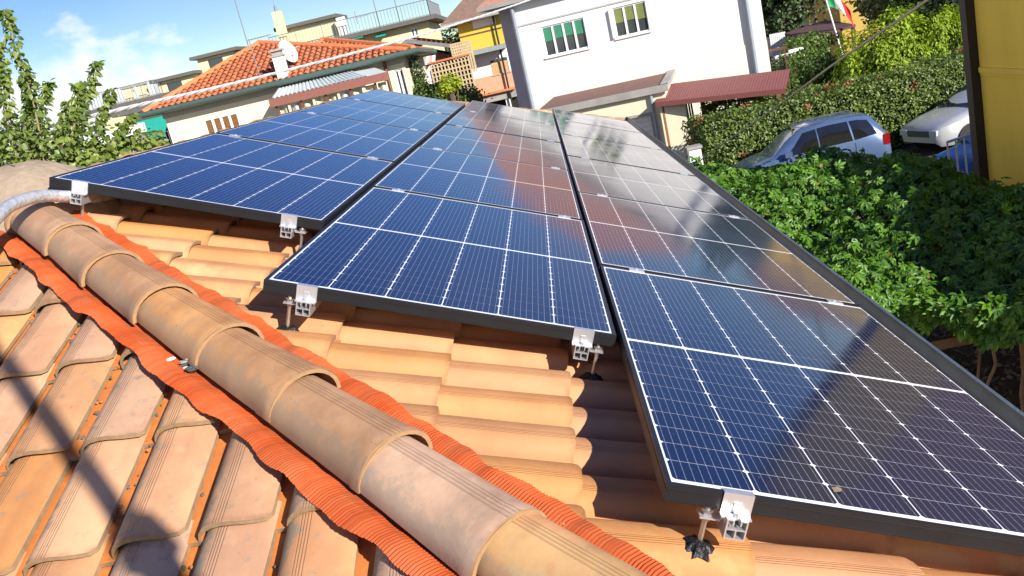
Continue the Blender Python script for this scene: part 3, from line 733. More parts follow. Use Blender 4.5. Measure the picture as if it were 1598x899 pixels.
# ---- silver flexible conduit
M_foil = mat('silver_corrugated_foil', (0.86, 0.86, 0.88), (0.60, 0.61, 0.64), rough=0.3, metal=0.55, scale=30, bump=0.5, bscale=60)
pts = [uvn(-1.985, 2.3, -0.075), uvn(-1.99, 1.9, -0.070), uvn(-2.02, 1.70, -0.045), uvn(-2.055, 1.54, -0.022), uvn(-2.06, 1.38, -0.022), uvn(-2.035, 1.24, -0.035), uvn(-2.00, 1.10, -0.065), uvn(-1.99, 0.95, -0.13), uvn(-2.02, 0.75, -0.20)]
def spline(pts, k):
    out = []; n = len(pts)
    for i in range(n-1):
        p0, p1, p2, p3 = pts[max(i-1, 0)], pts[i], pts[i+1], pts[min(i+2, n-1)]
        for j in range(k):
            t = j/k; out.append(0.5*((2*p1)+(p2-p0)*t+(2*p0-5*p1+4*p2-p3)*t*t+(3*p1-p0-3*p2+p3)*t**3))
    out.append(pts[-1]); return out
sp_ = spline(pts, 26); cb = MB(); cb.tube(sp_, [0.0215+0.0016*(1 if i % 2 else -1) for i in range(len(sp_))], 14)
tag(cb.build('flexible_conduit', M_foil, smooth=80), 'silver corrugated conduit lying over the top of the hip at the left edge', 'conduit')

# ---- mast standing behind the photographer: the band of shade across the near tiles is its shadow
ms = MB(); ms.tube([(1.0, -2.2, -.05), (1.0, -2.2, 8.6)], 0.026, 12); ms.tube([(1.0, -2.2, -.04), (1.0, -2.2, 5.62)], 0.042, 12); ms.tube([(1.0, -2.2, 5.6), (1.0, -2.2, 5.70)], [0.060, 0.045], 12)
tag(ms.build('mast', M_steel), 'grey steel mast standing on the ground near the corner of the tiled roof house', 'mast')

# ================================================================== BUILDING HELPERS
def facade(o, t):
    """a building's own frame: x along the facade (seen left to right), y into the building, z up"""
    return frame_at(o, Vector((math.cos(t), math.sin(t), 0)), Vector((-math.sin(t), math.cos(t), 0)), Vector((0, 0, 1)))
def onf(F, x, y, depth=0.0):
    """where the photo's pixel falls on the facade plane: local (x, z)"""
    Fi = F.inverted(); c = Fi @ Vector(CAM); d = Fi.to_3x3() @ Vector(ray(x, y)); k = (depth-c.y)/d.y; p = c+d*k; return p.x, p.z
def rect(F, tl, br, depth=0.0):
    a = onf(F, *tl, depth); b = onf(F, *br, depth); return (min(a[0], b[0]), max(a[0], b[0]), min(a[1], b[1]), max(a[1], b[1]))
def walls(W, D, H, holes, matl, parent, rev=0.18, name='wall', z0=0.0, y0=0.0):
    """four walls and a lid; the front has real openings with reveals"""
    b = MB(); xs = sorted({0, W, *[h[0] for h in holes], *[h[1] for h in holes]}); zs = sorted({z0, H, *[h[2] for h in holes], *[h[3] for h in holes]})
    for i in range(len(xs)-1):
        for j in range(len(zs)-1):
            cx, cz = (xs[i]+xs[i+1])/2, (zs[j]+zs[j+1])/2
            if any(h[0] < cx < h[1] and h[2] < cz < h[3] for h in holes): continue
            b.quad((xs[i], y0, zs[j]), (xs[i+1], y0, zs[j]), (xs[i+1], y0, zs[j+1]), (xs[i], y0, zs[j+1]))
    for h in holes:
        a, c, e, f = h[:4]; r = y0+rev
        b.quad((a, y0, e), (a, y0, f), (a, r, f), (a, r, e)); b.quad((c, y0, f), (c, y0, e), (c, r, e), (c, r, f))
        b.quad((a, y0, f), (c, y0, f), (c, r, f), (a, r, f)); b.quad((c, y0, e), (a, y0, e), (a, r, e), (c, r, e))
        b.quad((a, r, e), (c, r, e), (c, r, f), (a, r, f), 1)
    b.quad((W, y0, z0), (W, D, z0), (W, D, H), (W, y0, H)); b.quad((W, D, z0), (0, D, z0), (0, D, H), (W, D, H)); b.quad((0, D, z0), (0, y0, z0), (0, y0, H), (0, D, H))
    b.quad((0, y0, H), (W, y0, H), (W, D, H), (0, D, H))
    return b.build(name, [matl, M_dark], parent)
def window(parent, h, n, mframe, y=0.08, blind=None, frac=0.45, mpane=None, sill=True, name='window', msill=None, t=0.05, curtain=None):
    a, c, e, f = h[:4]; b = MB()
    b.box(a, c, y-.04, y+.03, e, e+t); b.box(a, c, y-.04, y+.03, f-t, f)
    step = (c-a)/n
    for i in range(n+1):
        x = a+i*step; x0 = max(a, x-t*.7); x1 = min(c, x+t*.7); b.box(x0, x1, y-.045, y+.028, e+t, f-t)
    o = b.build(name, mframe, parent)
    for i in range(n):
        x0, x1 = a+i*step+t*.5, a+(i+1)*step-t*.5
        q = MB(); q.box(x0, x1, y-.002, y+.006, e+t*.5, f-t*.5); q.build('pane', mpane or M_glass, o)
        if blind:
            zz = f-t-(f-e)*frac*random.uniform(.92, 1.06); q = MB(); k = 7
            for j in range(k): q.box(x0+.004, x1-.004, y-.022+.004*(j % 2), y-.008, zz+(f-t-zz)*j/k, zz+(f-t-zz)*(j+.93)/k)
            q.build('blind', blind, o)
        if curtain:
            q = MB(); q.grid([[Vector((x, y+.02+.012*math.sin(x*60), z)) for x in np.linspace(x0, x1, 12)] for z in (e+t, f-t)]); q.build('curtain', curtain, o)
    if sill:
        q = MB(); q.box(a-.06, c+.06, -.06, y-.05, e-.05, e-.004); q.build('sill', msill or M_grey, o)
    return o
def hip_roof(parent, x0, x1, y0, y1, z, h, matl, ov=0.4, name='roof', rx=None):
    """hipped roof with a soffit and fascia"""
    X0, X1, Y0, Y1 = x0-ov, x1+ov, y0-ov, y1+ov; ins = min(X1-X0, Y1-Y0)/2
    if rx is None: rx = (X0+ins, X1-ins) if X1-X0 > Y1-Y0 else ((X0+X1)/2-.01, (X0+X1)/2+.01)
    ry = ((Y0+Y1)/2, (Y0+Y1)/2) if X1-X0 > Y1-Y0 else (Y0+ins, Y1-ins)
    A, B, C, D = Vector((X0, Y0, z)), Vector((X1, Y0, z)), Vector((X1, Y1, z)), Vector((X0, Y1, z)); E, F = Vector((rx[0], ry[0], z+h)), Vector((rx[1], ry[1], z+h))
    lo = [v-Vector((0, 0, .14)) for v in (A, B, C, D)]; b = MB()
    if X1-X0 > Y1-Y0: b.add([A, B, C, D, E, F], [(0, 1, 5, 4), (1, 2, 5), (2, 3, 4, 5), (3, 0, 4)])
    else: b.add([A, B, C, D, E, F], [(0, 1, 4), (1, 2, 5, 4), (2, 3, 5), (3, 0, 4, 5)])
    b.add([A, B, C, D]+lo, [(0, 4, 5, 1), (1, 5, 6, 2), (2, 6, 7, 3), (3, 7, 4, 0), (4, 7, 6, 5)], 1)
    o = b.build(name, matl, parent)
    return o, (A, B, C, D, E, F)
def barrel_field(name, quads, matl, parent, pitch=0.24, exp=0.36, r=0.085):
    """rows of half-round clay tiles over triangles or quads given as corner lists, first edge = eave"""
    tv = []; k = 5
    for y, rr in ((0, 1.0), (1, 0.86)):
        for j in range(k):
            a = math.pi*j/(k-1); tv.append((math.cos(a)*r*rr, y*exp*1.12, math.sin(a)*r*rr*0.9+(0.03 if y == 0 else 0)))
    tf = [(j, j+1, k+j+1, k+j)[::-1] for j in range(k-1)]; tf.append((0, 1, 3, 4))
    P = []; B = []
    for q in quads:
        q = [Vector(v) for v in q]; ex = (q[1]-q[0]).normalized(); nn = ex.cross(q[2]-q[0]).normalized(); ey = nn.cross(ex)
        poly = [((v-q[0]).dot(ex), (v-q[0]).dot(ey)) for v in q]
        def inside(px, py):
            c = False; n = len(poly)
            for i in range(n):
                (x1, y1), (x2, y2) = poly[i], poly[(i+1) % n]
                if (y1 > py) != (y2 > py) and px < (x2-x1)*(py-y1)/(y2-y1)+x1: c = not c
            return c
        mxx = max(p[0] for p in poly); mnx = min(p[0] for p in poly); my = max(p[1] for p in poly); yy = 0.0
        while yy < my:
            xx = mnx+pitch/2
            while xx < mxx:
                if inside(xx, yy+exp*.5):
                    p = q[0]+ex*(xx+random.uniform(-.012, .012))+ey*(yy-.03+random.uniform(-.015, .015))+nn*.01; P.append(p[:]); B.append([[ex[i], ey[i], nn[i]] for i in range(3)])
                xx += pitch
            yy += exp
    P = np.array(P); B = np.array(B); V, F = instances(np.array(tv), np.array(tf[:-1]), P, B, np.ones(len(P)))
    return link(name, np_mesh(name, V, F, matl, rnd=np.repeat(rng.random(len(P)), 2*k), smooth=True), parent, kind='stuff')
def ridge_line(parent, a, b, matl, r=0.12, step=0.4):
    a, b = Vector(a), Vector(b); d = (b-a); n = max(1, int(d.length/step)); q = MB()
    for i in range(n): q.tube([a+d*(i/n), a+d*((i+1.08)/n)], [r*.86, r], 8)
    return q.build('ridge_cap', matl, parent)
def downpipe(parent, x, z0, z1, y, r, matl):
    q = MB(); q.tube([(x, y, z0), (x, y, z1)], r, 8); return q.build('downpipe', matl, parent, smooth=True)
def railing(parent, pts, h, matl, step=0.12, name='railing', mid=False, r=0.012):
    q = MB()
    for a, b in zip(pts[:-1], pts[1:]):
        a, b = Vector(a), Vector(b); n = max(1, int((b-a).length/step)); up = Vector((0, 0, h))
        q.tube([a+up, b+up], r*1.6, 5); q.tube([a+Vector((0, 0, .08)), b+Vector((0, 0, .08))], r*1.2, 5)
        for i in range(n+1):
            p = a+(b-a)*(i/n); q.tube([p, p+up], r*(1.7 if i % 8 == 0 else 1), 4)
    return q.build(name, matl, parent)

# ================================================================== YELLOW HOUSE (right edge)
M_ochre = mat('ochre_render', (0.84, 0.60, 0.085), (0.72, 0.49, 0.065), rough=0.9, scale=1.6, bump=0.25, bscale=60, stretch=(1, 1, .22), detail=8)
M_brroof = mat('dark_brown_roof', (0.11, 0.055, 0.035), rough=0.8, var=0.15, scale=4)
XY, YC = 5.7, 10.67
yh = thing('yellow_house', 'ochre yellow rendered house wall at the right edge with a dark brown downpipe', 'house', (XY, 2.0, 0))
b = MB(); b.box(0, 8, 0, 6.6, -.05, 3.895); b.box(0, 7.9, 6.6, YC-2, -.05, 7.3); b.build('wall', M_ochre, yh)
czm = at(1540, 107, math.hypot(XY, YC+1.53)).z
b = MB(); b.box(-.035, 0, 0.02, YC-2.03, czm-.035, czm+.035); b.box(-.022, 0, 0.03, YC-2.04, czm-.075, czm-.040); b.build('string_course', M_ochre, yh)
b = MB(); b.box(-.01, 7.91, 6.585, 6.6, 3.95, 7.28); b.build('added_dark_sheet', M_brroof, yh)  # unseen dark sheet added over the sunlit gable to darken its reflection in the panels
def slab_roof(y0, y1, ze, zr, x1=8.3, ov=.06):
    xr_ = 4.2; b.add([(-ov, y0, ze), (-ov, y1, ze), (xr_, y1, zr), (xr_, y0, zr), (x1, y0, ze), (x1, y1, ze), (-ov, y0, ze+.08), (-ov, y1, ze+.08), (xr_, y1, zr+.1), (xr_, y0, zr+.1), (x1, y0, ze+.08), (x1, y1, ze+.08)],
    [(6, 9, 8, 7), (9, 10, 11, 8), (0, 1, 2, 3), (3, 2, 5, 4), (0, 6, 7, 1), (4, 5, 11, 10), (0, 3, 9, 6), (3, 4, 10, 9), (1, 7, 8, 2), (2, 8, 11, 5)])
b = MB(); slab_roof(-.3, 6.58, 3.90, 5.4); slab_roof(6.4, YC-1.8, 7.305, 8.9, 8.2); b.build('roof', M_brroof, yh)
b = MB(); b.box(-.12, 0.05, YC-2.0, YC-1.83, 0.0, 7.28); b.build('downpipe', mat('dark_brown_pipe', (0.028, 0.017, 0.012), rough=0.6), yh)

# ================================================================== PERGOLA, CREEPER AND WHAT HANGS UNDER IT
pg = thing('pergola', 'weathered wooden pergola almost hidden under a thick climbing creeper', 'pergola', (0, 0, 0))
M_wood = mat('weathered_wood', (0.17, 0.11, 0.07), rough=0.9, scale=8, var=0.2, bump=0.3)
for x, y in ((1.75, 5.9), (3.4, 5.4), (4.8, 5.4), (1.9, 11.4), (3.3, 11.6), (4.7, 10.2)):
    b = MB(); b.box(x-.045, x+.045, y-.045, y+.045, 0, 1.80); b.build('post', M_wood, pg)
for y in (5.7, 7.6, 9.5, 11.4):
    b = MB(); b.box(1.4, 4.95, y-.03, y+.03, 1.76, 1.85); b.build('beam', M_wood, pg)
for x in (1.6, 2.4, 3.2, 4.0, 4.8):
    b = MB(); b.box(x-.025, x+.025, 5.3, 11.7, 1.853, 1.91); b.build('rafter', M_wood, pg)
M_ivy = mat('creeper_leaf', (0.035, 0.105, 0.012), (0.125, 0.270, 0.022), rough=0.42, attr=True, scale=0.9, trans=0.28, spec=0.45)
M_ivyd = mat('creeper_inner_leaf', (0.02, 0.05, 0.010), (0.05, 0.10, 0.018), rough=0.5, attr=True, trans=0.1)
vine = thing('creeper', 'dense green creeper with hand shaped leaves covering the pergola beside the gutter', 'creeper', (0, 0, 0))
def ivy_edge(x):     # near edge of the mat
    return 5.75-0.42*(x-2.0)+0.12*math.sin(3.1*x)+0.10*math.sin(7.7*x+1)
def ivy_far(x): return 12.4-0.35*(x-2.4) if x < 3.9 else 11.9-1.9*(x-3.9)
def ivy_h(x, y): return 2.28+0.10*math.sin(1.7*x+0.9*y)+0.07*math.sin(3.3*x-2.1*y+1)+0.05*math.sin(6.1*x+5.3*y)+0.04*math.sin(9*y-4*x)-0.03*(x-3)+0.10*max(0, (2.2-x))+0.030*max(0, y-7.5)*(1 if x < 4 else max(0, 1-(x-4)*1.2))+0.24*math.exp(-((x-4.2)/.8)**2)*max(0, min(1, (y-7.6)/2))
pts_ = []; nrm_ = []; sz_ = []
while len(pts_) < 8800:
    x = random.uniform(1.22, 4.95); y = random.uniform(4.3, 12.6)
    if y < ivy_edge(x)+random.gauss(0, .06) or y > ivy_far(x)+random.gauss(0, .1): continue
    pts_.append((x, y, ivy_h(x, y)+random.gauss(0, 0.055)))
    e = .05; gx_ = (ivy_h(x+e, y)-ivy_h(x-e, y))/(2*e); gy_ = (ivy_h(x, y+e)-ivy_h(x, y-e))/(2*e); nrm_.append((-gx_*1.3+.05, -gy_*1.3-.25, 1))
for k in range(1700):   # curtain hanging down the near edge
    x = random.uniform(1.25, 5.0); d = random.random()**1.6*0.36*(0.55+0.45*math.sin(4.3*x)**2+0.25*math.sin(11*x))
    pts_.append((x, ivy_edge(x)-0.02-0.10*random.random()+.1*d, ivy_h(x, ivy_edge(x))-d)); nrm_.append((0.1, -1, 0.35))
P_ = np.array(pts_); N_ = np.array(nrm_); N_ /= np.linalg.norm(N_, axis=1)[:, None]
PV, PF = palmate(5); down = np.tile(np.array([[0, -0.6, -0.55]]), (len(P_), 1))
S_l = 0.094*rng.uniform(0.4, 1.25, len(P_))**0.9; BB = bases(N_, down, 0.42)
pxs = np.array([pix(p) for p in P_]); dist = np.linalg.norm(P_-CAM, axis=1)
cand = np.where((pxs[:, 0] > 1100) & (pxs[:, 0] < 1598) & (pxs[:, 1] < 899))[0]; near = cand[np.argsort(dist[cand])[:300]]; rest_i = np.setdiff1d(np.arange(len(P_)), near)
V, F = instances(PV, PF, P_[rest_i], BB[rest_i], S_l[rest_i]); link('foliage', np_mesh('foliage', V, F, M_ivy, rnd=np.repeat(rng.random(len(rest_i)), len(PV))), vine, kind='stuff')
LV = []
for k in range(6):
    LV.append(np_mesh('leaf', PV, PF, M_ivy, rnd=np.full(len(PV), (k+.5)/6)))
for i in near:
    M = Matrix.Identity(4)
    for r_ in range(3):
        for c_ in range(3): M[r_][c_] = BB[i][r_][c_]*S_l[i]
        M[r_][3] = P_[i][r_]
    link('leaf', random.choice(LV), vine, M=M)
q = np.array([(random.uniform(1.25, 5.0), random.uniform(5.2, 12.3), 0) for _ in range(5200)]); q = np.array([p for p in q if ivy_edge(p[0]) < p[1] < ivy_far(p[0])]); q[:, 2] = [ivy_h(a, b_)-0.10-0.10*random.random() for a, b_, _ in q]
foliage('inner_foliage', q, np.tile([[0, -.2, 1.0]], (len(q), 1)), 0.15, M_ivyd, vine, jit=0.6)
yi = rng.choice(len(P_), 130, replace=False); foliage('yellowed_leaves', P_[yi]+np.array([0, -.01, .03]), N_[yi], .06, mat('yellowed_leaf', (.30, .26, .04), (.22, .10, .03), rough=.6, attr=True, trans=.2), vine, jit=.6)
for k in range(9):      # woody stems hanging below the near edge
    x = 2.3+k*0.28+random.uniform(-.1, .1); y = ivy_edge(x)+random.uniform(0.05, 0.5); p = Vector((x, y, 2.15)); pts = [p]
    for j in range(9): p = p+Vector((random.gauss(0, .05), random.gauss(0, .04), -0.235)); pts.append(p)
    b = MB(); b.tube(pts, [0.016-0.0008*j for j in range(len(pts))], 6); b.build('stem', M_bark, vine, smooth=True)
for k in range(5):      # long runner tips with a few bright leaves
    x = 2.6+.5*k; y0_ = ivy_edge(x)+0.5+.5*random.random(); p = Vector((x, y0_, ivy_h(x, y0_)+.05)); pts = [p]
    for j in range(8): p = p+Vector((random.uniform(-.02, .14), random.gauss(-.02, .03), .012+random.gauss(0, .012))); pts.append(p)
    b = MB(); b.tube(pts, 0.004, 4); b.build('runner', mat('green_stem', (0.14, 0.2, 0.04), rough=0.5), vine)
potp = atz(1560, 470, 1.95)
b = MB(); b.tube([potp+Vector((0, 0, -.20)), potp+Vector((0, 0, -.02)), potp+Vector((0, 0, -.019)), potp+Vector((0, 0, 0.02))], [0.075, 0.105, 0.115, 0.115], 14)
tag(b.build('flower_pot', mat('dark_red_plastic', (0.16, 0.02, 0.015), rough=0.45), smooth=50), 'dark red plant pot hanging in the shade under the creeper', 'plant pot')
# low rubble of dry leaves in the shade
q = np.array([(random.uniform(2.6, 6.5), random.uniform(5.5, 11.5), 0.03+random.random()**2*.10) for _ in range(2600)])
tag(foliage('leaf_litter', q, np.tile([[0, 0, 1.0]], (len(q), 1)), 0.09, mat('dry_leaf', (0.08, 0.075, 0.07), (0.22, 0.2, 0.18), rough=0.9, attr=True), jit=0.5), kind='stuff')

# ================================================================== HEDGES, THUJA, TREES
M_hedge = mat('hedge_leaf', (0.026, 0.065, 0.011), (0.18, 0.245, 0.040), rough=0.42, attr=True, trans=0.2, scale=0.8, spec=0.5)
M_hred = mat('hedge_red_shoot', (0.25, 0.07, 0.03), (0.35, 0.14, 0.05), rough=0.5, attr=True, trans=0.2)
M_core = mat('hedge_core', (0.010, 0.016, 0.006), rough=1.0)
def hedge(name, label, x0, x1, y0, y1, h, n, leaf, matl, red=0, top0=None, seed=1, rot=0.0):
    g = np.random.default_rng(seed); t = thing(name, label, 'hedge', (x0, y0, 0), (0, 0, rot)); W, D = x1-x0, y1-y0
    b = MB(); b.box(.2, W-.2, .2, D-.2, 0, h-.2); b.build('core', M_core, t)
    A = np.array([W*h, W*D, D*h]); A = A/A.sum(); P = []; F_ = None; Nn = []
    for f, k in enumerate((A*n).astype(int)):
        a, c = g.random(k), g.random(k); lump = 0.075*np.sin(a*W*1.3+c*4)+0.05*np.sin(a*W*3.7-c*7)+0.03*np.sin(a*W*9.1+c*13)+g.normal(0, .05, k)+.12*(g.random(k) < .02)
        if f == 0: P.append(np.stack([a*W, lump, c*h], 1)); Nn.append(np.tile([[0, -1, .35]], (k, 1)))
        elif f == 1: P.append(np.stack([a*W, c*D, h+lump], 1)); Nn.append(np.tile([[0, -.2, 1]], (k, 1)))
        else: P.append(np.stack([lump, a*D, c*h], 1)); Nn.append(np.tile([[-1, 0, .3]], (k, 1)))
    P = np.concatenate(P); Nn = np.concatenate(Nn).astype(float)
    foliage('foliage', P, Nn, leaf, matl, t, jit=0.65)
    if red:
        i = []
        for _ in range(red):
            c = P[g.integers(len(P))]; d = np.linalg.norm(P-c, axis=1); i += list(np.where(d < g.uniform(.08, .2))[0])
        i = np.array(i); foliage('red_shoots', P[i]+Nn[i]*.05, Nn[i], leaf, M_hred, t, jit=.8)
    return t
hedge('clipped_hedge', 'long clipped green hedge with reddish shoots behind the parked cars', 4.0, 21.0, 22.7, 24.3, 1.98, 46000, 0.088, M_hedge, red=40, seed=3, rot=R_(9))
hedge('clipped_hedge', 'shorter dark hedge behind the posts under the red canopy', 4.75, 7.3, 26.3, 27.4, 2.0, 6000, 0.10, M_hedge, seed=5, rot=R_(-12))
def tree(name, label, cat, loc, h, crown_c, crown_r, n, leaf, matl, seed=0, trunk_r=0.14, lumps=5, T=None, group=None, jit=0.6, tm=None):
    g = random.Random(seed); t = thing(name, label, cat, loc, group=group); b = MB(); c = Vector(crown_c)
    b.tube([(0, 0, -.05), (0.03*h, .02*h, c.z*.5), (c.x, c.y, c.z)], [trunk_r, trunk_r*.75, trunk_r*.35], 8)
    for k in range(6):
        a = g.uniform(0, 6.28); d = Vector((math.cos(a)*crown_r[0]*.7, math.sin(a)*crown_r[1]*.7, g.uniform(-.2, .7)*crown_r[2])); s = Vector((c.x*.6, c.y*.6, c.z*.62)); b.tube([s, (s+c+d)/2+Vector((0, 0, .1)), c+d], [trunk_r*.4, trunk_r*.25, trunk_r*.1], 6)
    b.build('trunk', M_bark, t, smooth=True); P = []; Nn = []
    for k in range(lumps):
        a = g.uniform(0, 6.28); rr = 0.0 if k == 0 else g.uniform(.35, .7); cc = (c.x+math.cos(a)*crown_r[0]*rr, c.y+math.sin(a)*crown_r[1]*rr, c.z+(0 if k == 0 else g.uniform(-.5, .65)*crown_r[2])); s = 0.85 if k == 0 else g.uniform(.38, .6)
        p, d = blob_points(n//lumps, cc, (crown_r[0]*s, crown_r[1]*s, crown_r[2]*s), .5, .35, seed*31+k); P.append(p); Nn.append(d)
    P = np.concatenate(P); Nn = np.concatenate(Nn); foliage('crown', P, Nn*.7+np.array([0, 0, .5]), leaf, matl, t, jit=jit, T=T, tmpl=tm)
    return t
M_thuja = mat('yellow_green_conifer', (0.09, 0.18, 0.006), (0.33, 0.43, 0.014), rough=0.6, attr=True, trans=0.2, scale=0.7)
M_tdark = mat('dark_tree_leaf', (0.020, 0.042, 0.012), (0.07, 0.115, 0.03), rough=0.5, attr=True, trans=0.15, scale=0.5)
M_tmid = mat('mid_green_leaf', (0.035, 0.075, 0.012), (0.13, 0.20, 0.03), rough=0.5, attr=True, trans=0.2, scale=0.8)
M_tol = mat('olive_leaf', (0.07, 0.10, 0.03), (0.22, 0.24, 0.07), rough=0.6, attr=True, trans=0.2, scale=0.8)
# golden conifer: fans of drooping sprays
gc = thing('golden_conifer', 'bright yellow green conifer bush with drooping sprays behind the hedge', 'shrub', (11.4, 28.5, 0)); P = []; Nn = []
for k, (dx, dy, dz, rx, ry, rz) in enumerate(((0, 0, 1.5, 1.3, 1.0, 1.75), (-1.25, .1, 1.3, .95, .9, 1.4), (1.35, -.1, 1.7, 1.0, .9, 1.65), (0.6, -.5, 1.5, .8, .7, 1.5), (-.55, -.45, 1.35, .75, .7, 1.45), (2.2, 0.2, 1.3, .6, .8, 1.3))):
    p, d = blob_points(6500, (dx, dy, dz), (rx, ry, rz), .28, .3, 90+k); P.append(p); Nn.append(d)
P = np.concatenate(P); Nn = np.concatenate(Nn); dn = np.tile([[0, -.2, -1.0]], (len(P), 1))+Nn*.7
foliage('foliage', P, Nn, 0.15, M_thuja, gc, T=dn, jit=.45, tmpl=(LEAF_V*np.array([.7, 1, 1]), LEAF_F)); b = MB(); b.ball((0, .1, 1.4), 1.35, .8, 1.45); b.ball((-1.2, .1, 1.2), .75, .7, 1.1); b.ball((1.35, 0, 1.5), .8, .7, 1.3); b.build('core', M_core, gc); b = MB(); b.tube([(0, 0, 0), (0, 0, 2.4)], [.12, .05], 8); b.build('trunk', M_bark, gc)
for k, (px, py, d, cz, r, n, mt_, lab) in enumerate((
    (1240, 15, 47, 5.2, (2.6, 2.2, 3.0), 6500, M_tdark, 'dark leafy tree beside the corner of the white house'),
    (1205, -30, 56, 6.8, (2.5, 2.3, 3.4), 5000, M_tdark, 'tall dark tree farthest back behind the white house corner'),
    (1264, -8, 58, 5.6, (2.2, 2.0, 2.6), 4000, M_tdark, 'dark tree left of the ochre house, behind the flag'),
    (1418, 10, 44, 3.6, (2.0, 1.7, 1.7), 5000, M_tol, 'olive coloured tree behind the bright golden conifer'),
    (1465, 20, 41, 3.6, (1.8, 1.6, 2.0), 5500, M_tmid, 'mid green tree between the golden conifer and the yellow house'),
    (1510, 35, 36, 3.0, (1.5, 1.3, 1.8), 4500, M_tdark, 'dark green tree nearest the brown downpipe of the yellow house'))):
    p = at(px, py, d); tree('leafy_tree', lab, 'tree', (p.x, p.y, 0), 5, (0, 0, cz), r, n, 0.22, mt_, seed=20+k, group='trees beyond the hedge')
for k, (px, py, d, r, n, mt_, lab, leaf) in enumerate((
    (1275, 112, 33, (1.3, .9, .80), 4200, M_tmid, 'low rounded bush with light leaves behind the hedge and the red canopy', .13),
    (1225, 120, 33.5, (.9, .8, .7), 2200, M_tdark, 'dark low shrub at the right end of the red canopy', .13),
    (1262, 74, 37, (.9, .7, .55), 1700, M_tmid, 'leafy bush beside the white post and the dark roof', .14))):
    p = at(px, py, d); z = max(.35, p.z); t = thing('garden_bush', lab, 'bush', (p.x, p.y, 0)); q, d_ = blob_points(n, (0, 0, z), r, .5, .35, 60+k); foliage('foliage', q, d_, leaf, mt_, t, jit=.7)
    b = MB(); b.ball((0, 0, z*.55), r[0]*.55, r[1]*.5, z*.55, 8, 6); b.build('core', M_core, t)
# round pine-like shrub and golden shrub in front of the trellis
for k, (px, py, d, r, n, mt_, lab) in enumerate((
    (668, 156, 36, (1.05, .9, .72), 3400, M_tmid, 'green bushy tree standing left of the golden shrub by the trellis'),
    (718, 158, 35.5, (1.0, .9, .68), 3200, M_tmid, 'green bushy tree standing right of the golden shrub by the trellis'),
    (702, 130, 34.0, (.46, .42, .40), 1600, mat('golden_leaf', (.20, .28, .008), (.36, .42, .02), rough=.6, attr=True, trans=.25), 'small golden yellow shrub top between two green bushy trees'),
    (648, 128, 37.5, (.55, .5, 1.1), 1900, M_tdark, 'dark ivy clad trunk at the right corner of the orange roofed house'))):
    p = at(px, py, d); tree('bushy_tree', lab, 'tree', (p.x, p.y, 0), 4, (0, 0, p.z), r, n, .11, mt_, seed=70+k, trunk_r=.1, lumps=4)
for k, (px, py, d, r) in enumerate(((712, 60, 95, (2.2, 2, 2.4)),)):
    p = at(px, py, d); tree('leafy_tree', 'distant green tree between the beige block and the yellow balcony house', 'tree', (p.x, p.y, 0), 4, (0, 0, p.z), r, 1800, .4, M_tdark, seed=88)

# left tree with upright leafy shoots
M_lt = mat('young_tree_leaf', (0.055, 0.105, 0.018), (0.25, 0.31, 0.06), rough=0.45, attr=True, trans=0.28, scale=1.2)
lp = at(60, 255, 9.4); lt = thing('leafy_tree', 'tree with tall upright leafy shoots beyond the ridge at the left edge', 'tree', (lp.x, lp.y, 0))
shoots = [((70, 255), (52, 160), (30, 95), (6, 16), 1.0), ((110, 250), (122, 185), (140, 140), (150, 98), .9), ((105, 240), (117, 190), (121, 150), (121, 130), .55), ((60, 250), (62, 200), (70, 150), (78, 128), .7),
          ((30, 260), (12, 190), (5, 130), (-6, 70), .9), ((140, 250), (155, 200), (165, 165), (172, 140), .55), ((80, 250), (95, 210), (102, 180), (106, 158), .6), ((165, 245), (180, 215), (195, 195), (205, 180), .45), ((45, 250), (40, 200), (45, 160), (38, 118), .6)]
P = []; Nn = []; T_ = []; sb = MB()
for k, s in enumerate(shoots):
    d = 9.2+0.5*math.sin(k*2.4); pp = [at(*q, d)-lp+Vector((0, 0, lp.z)) for q in s[:4]]; cv = spline(pp, 12); sb.tube(cv, [0.014-0.010*i/len(cv) for i in range(len(cv))], 5)
    for i, p in enumerate(cv):
        for j in range(int(7*s[4]+3)):
            t = i/len(cv); r = 0.030+0.065*(1-t)**0.7*s[4]; a = random.uniform(0, 6.28); dd = Vector((math.cos(a), math.sin(a), random.uniform(-.4, .6)))
            P.append((p+dd*r*random.uniform(.2, 1))[:]); Nn.append((dd*.6+Vector((.1, -.3, .6)))[:]); T_.append((dd.x, dd.y, -0.7))
tr_ = MB(); tr_.tube([(0, .2, -.05), (0.05, .15, 2.2), (0, 0, lp.z-.5)], [.14, .11, .07], 8)
for k in range(7): a = k*.9; tr_.tube([(0, 0, lp.z-1.2), (math.cos(a)*.5, math.sin(a)*.4, lp.z-.6), (math.cos(a)*.9, math.sin(a)*.7, lp.z+.1)], [.05, .03, .012], 6)
to = tr_.build('trunk', M_bark, lt, smooth=True); sb.build('shoot', mat('pale_shoot', (.25, .2, .1), rough=.7), lt, smooth=True)
for c, r, n in (((0, 0, lp.z-.18), (.80, .6, .45), 3900), ((.55, .2, lp.z-.28), (.7, .5, .38), 2900), ((-.5, .1, lp.z+.05), (.40, .5, .50), 1500), ((0.2, -.1, lp.z-.55), (1.2, .8, .5), 3000), ((1.0, .1, lp.z-.26), (.33, .4, .28), 700)):
    p, d_ = blob_points(n, c, r, .55, .4, n); P += p.tolist(); Nn += (d_*.7+np.array([0, -.2, .5])).tolist(); T_ += (d_+np.array([0, 0, -.6])).tolist()
P = np.array(P); Nn = np.array(Nn); Nn /= np.linalg.norm(Nn, axis=1)[:, None]; T_ = np.array(T_)
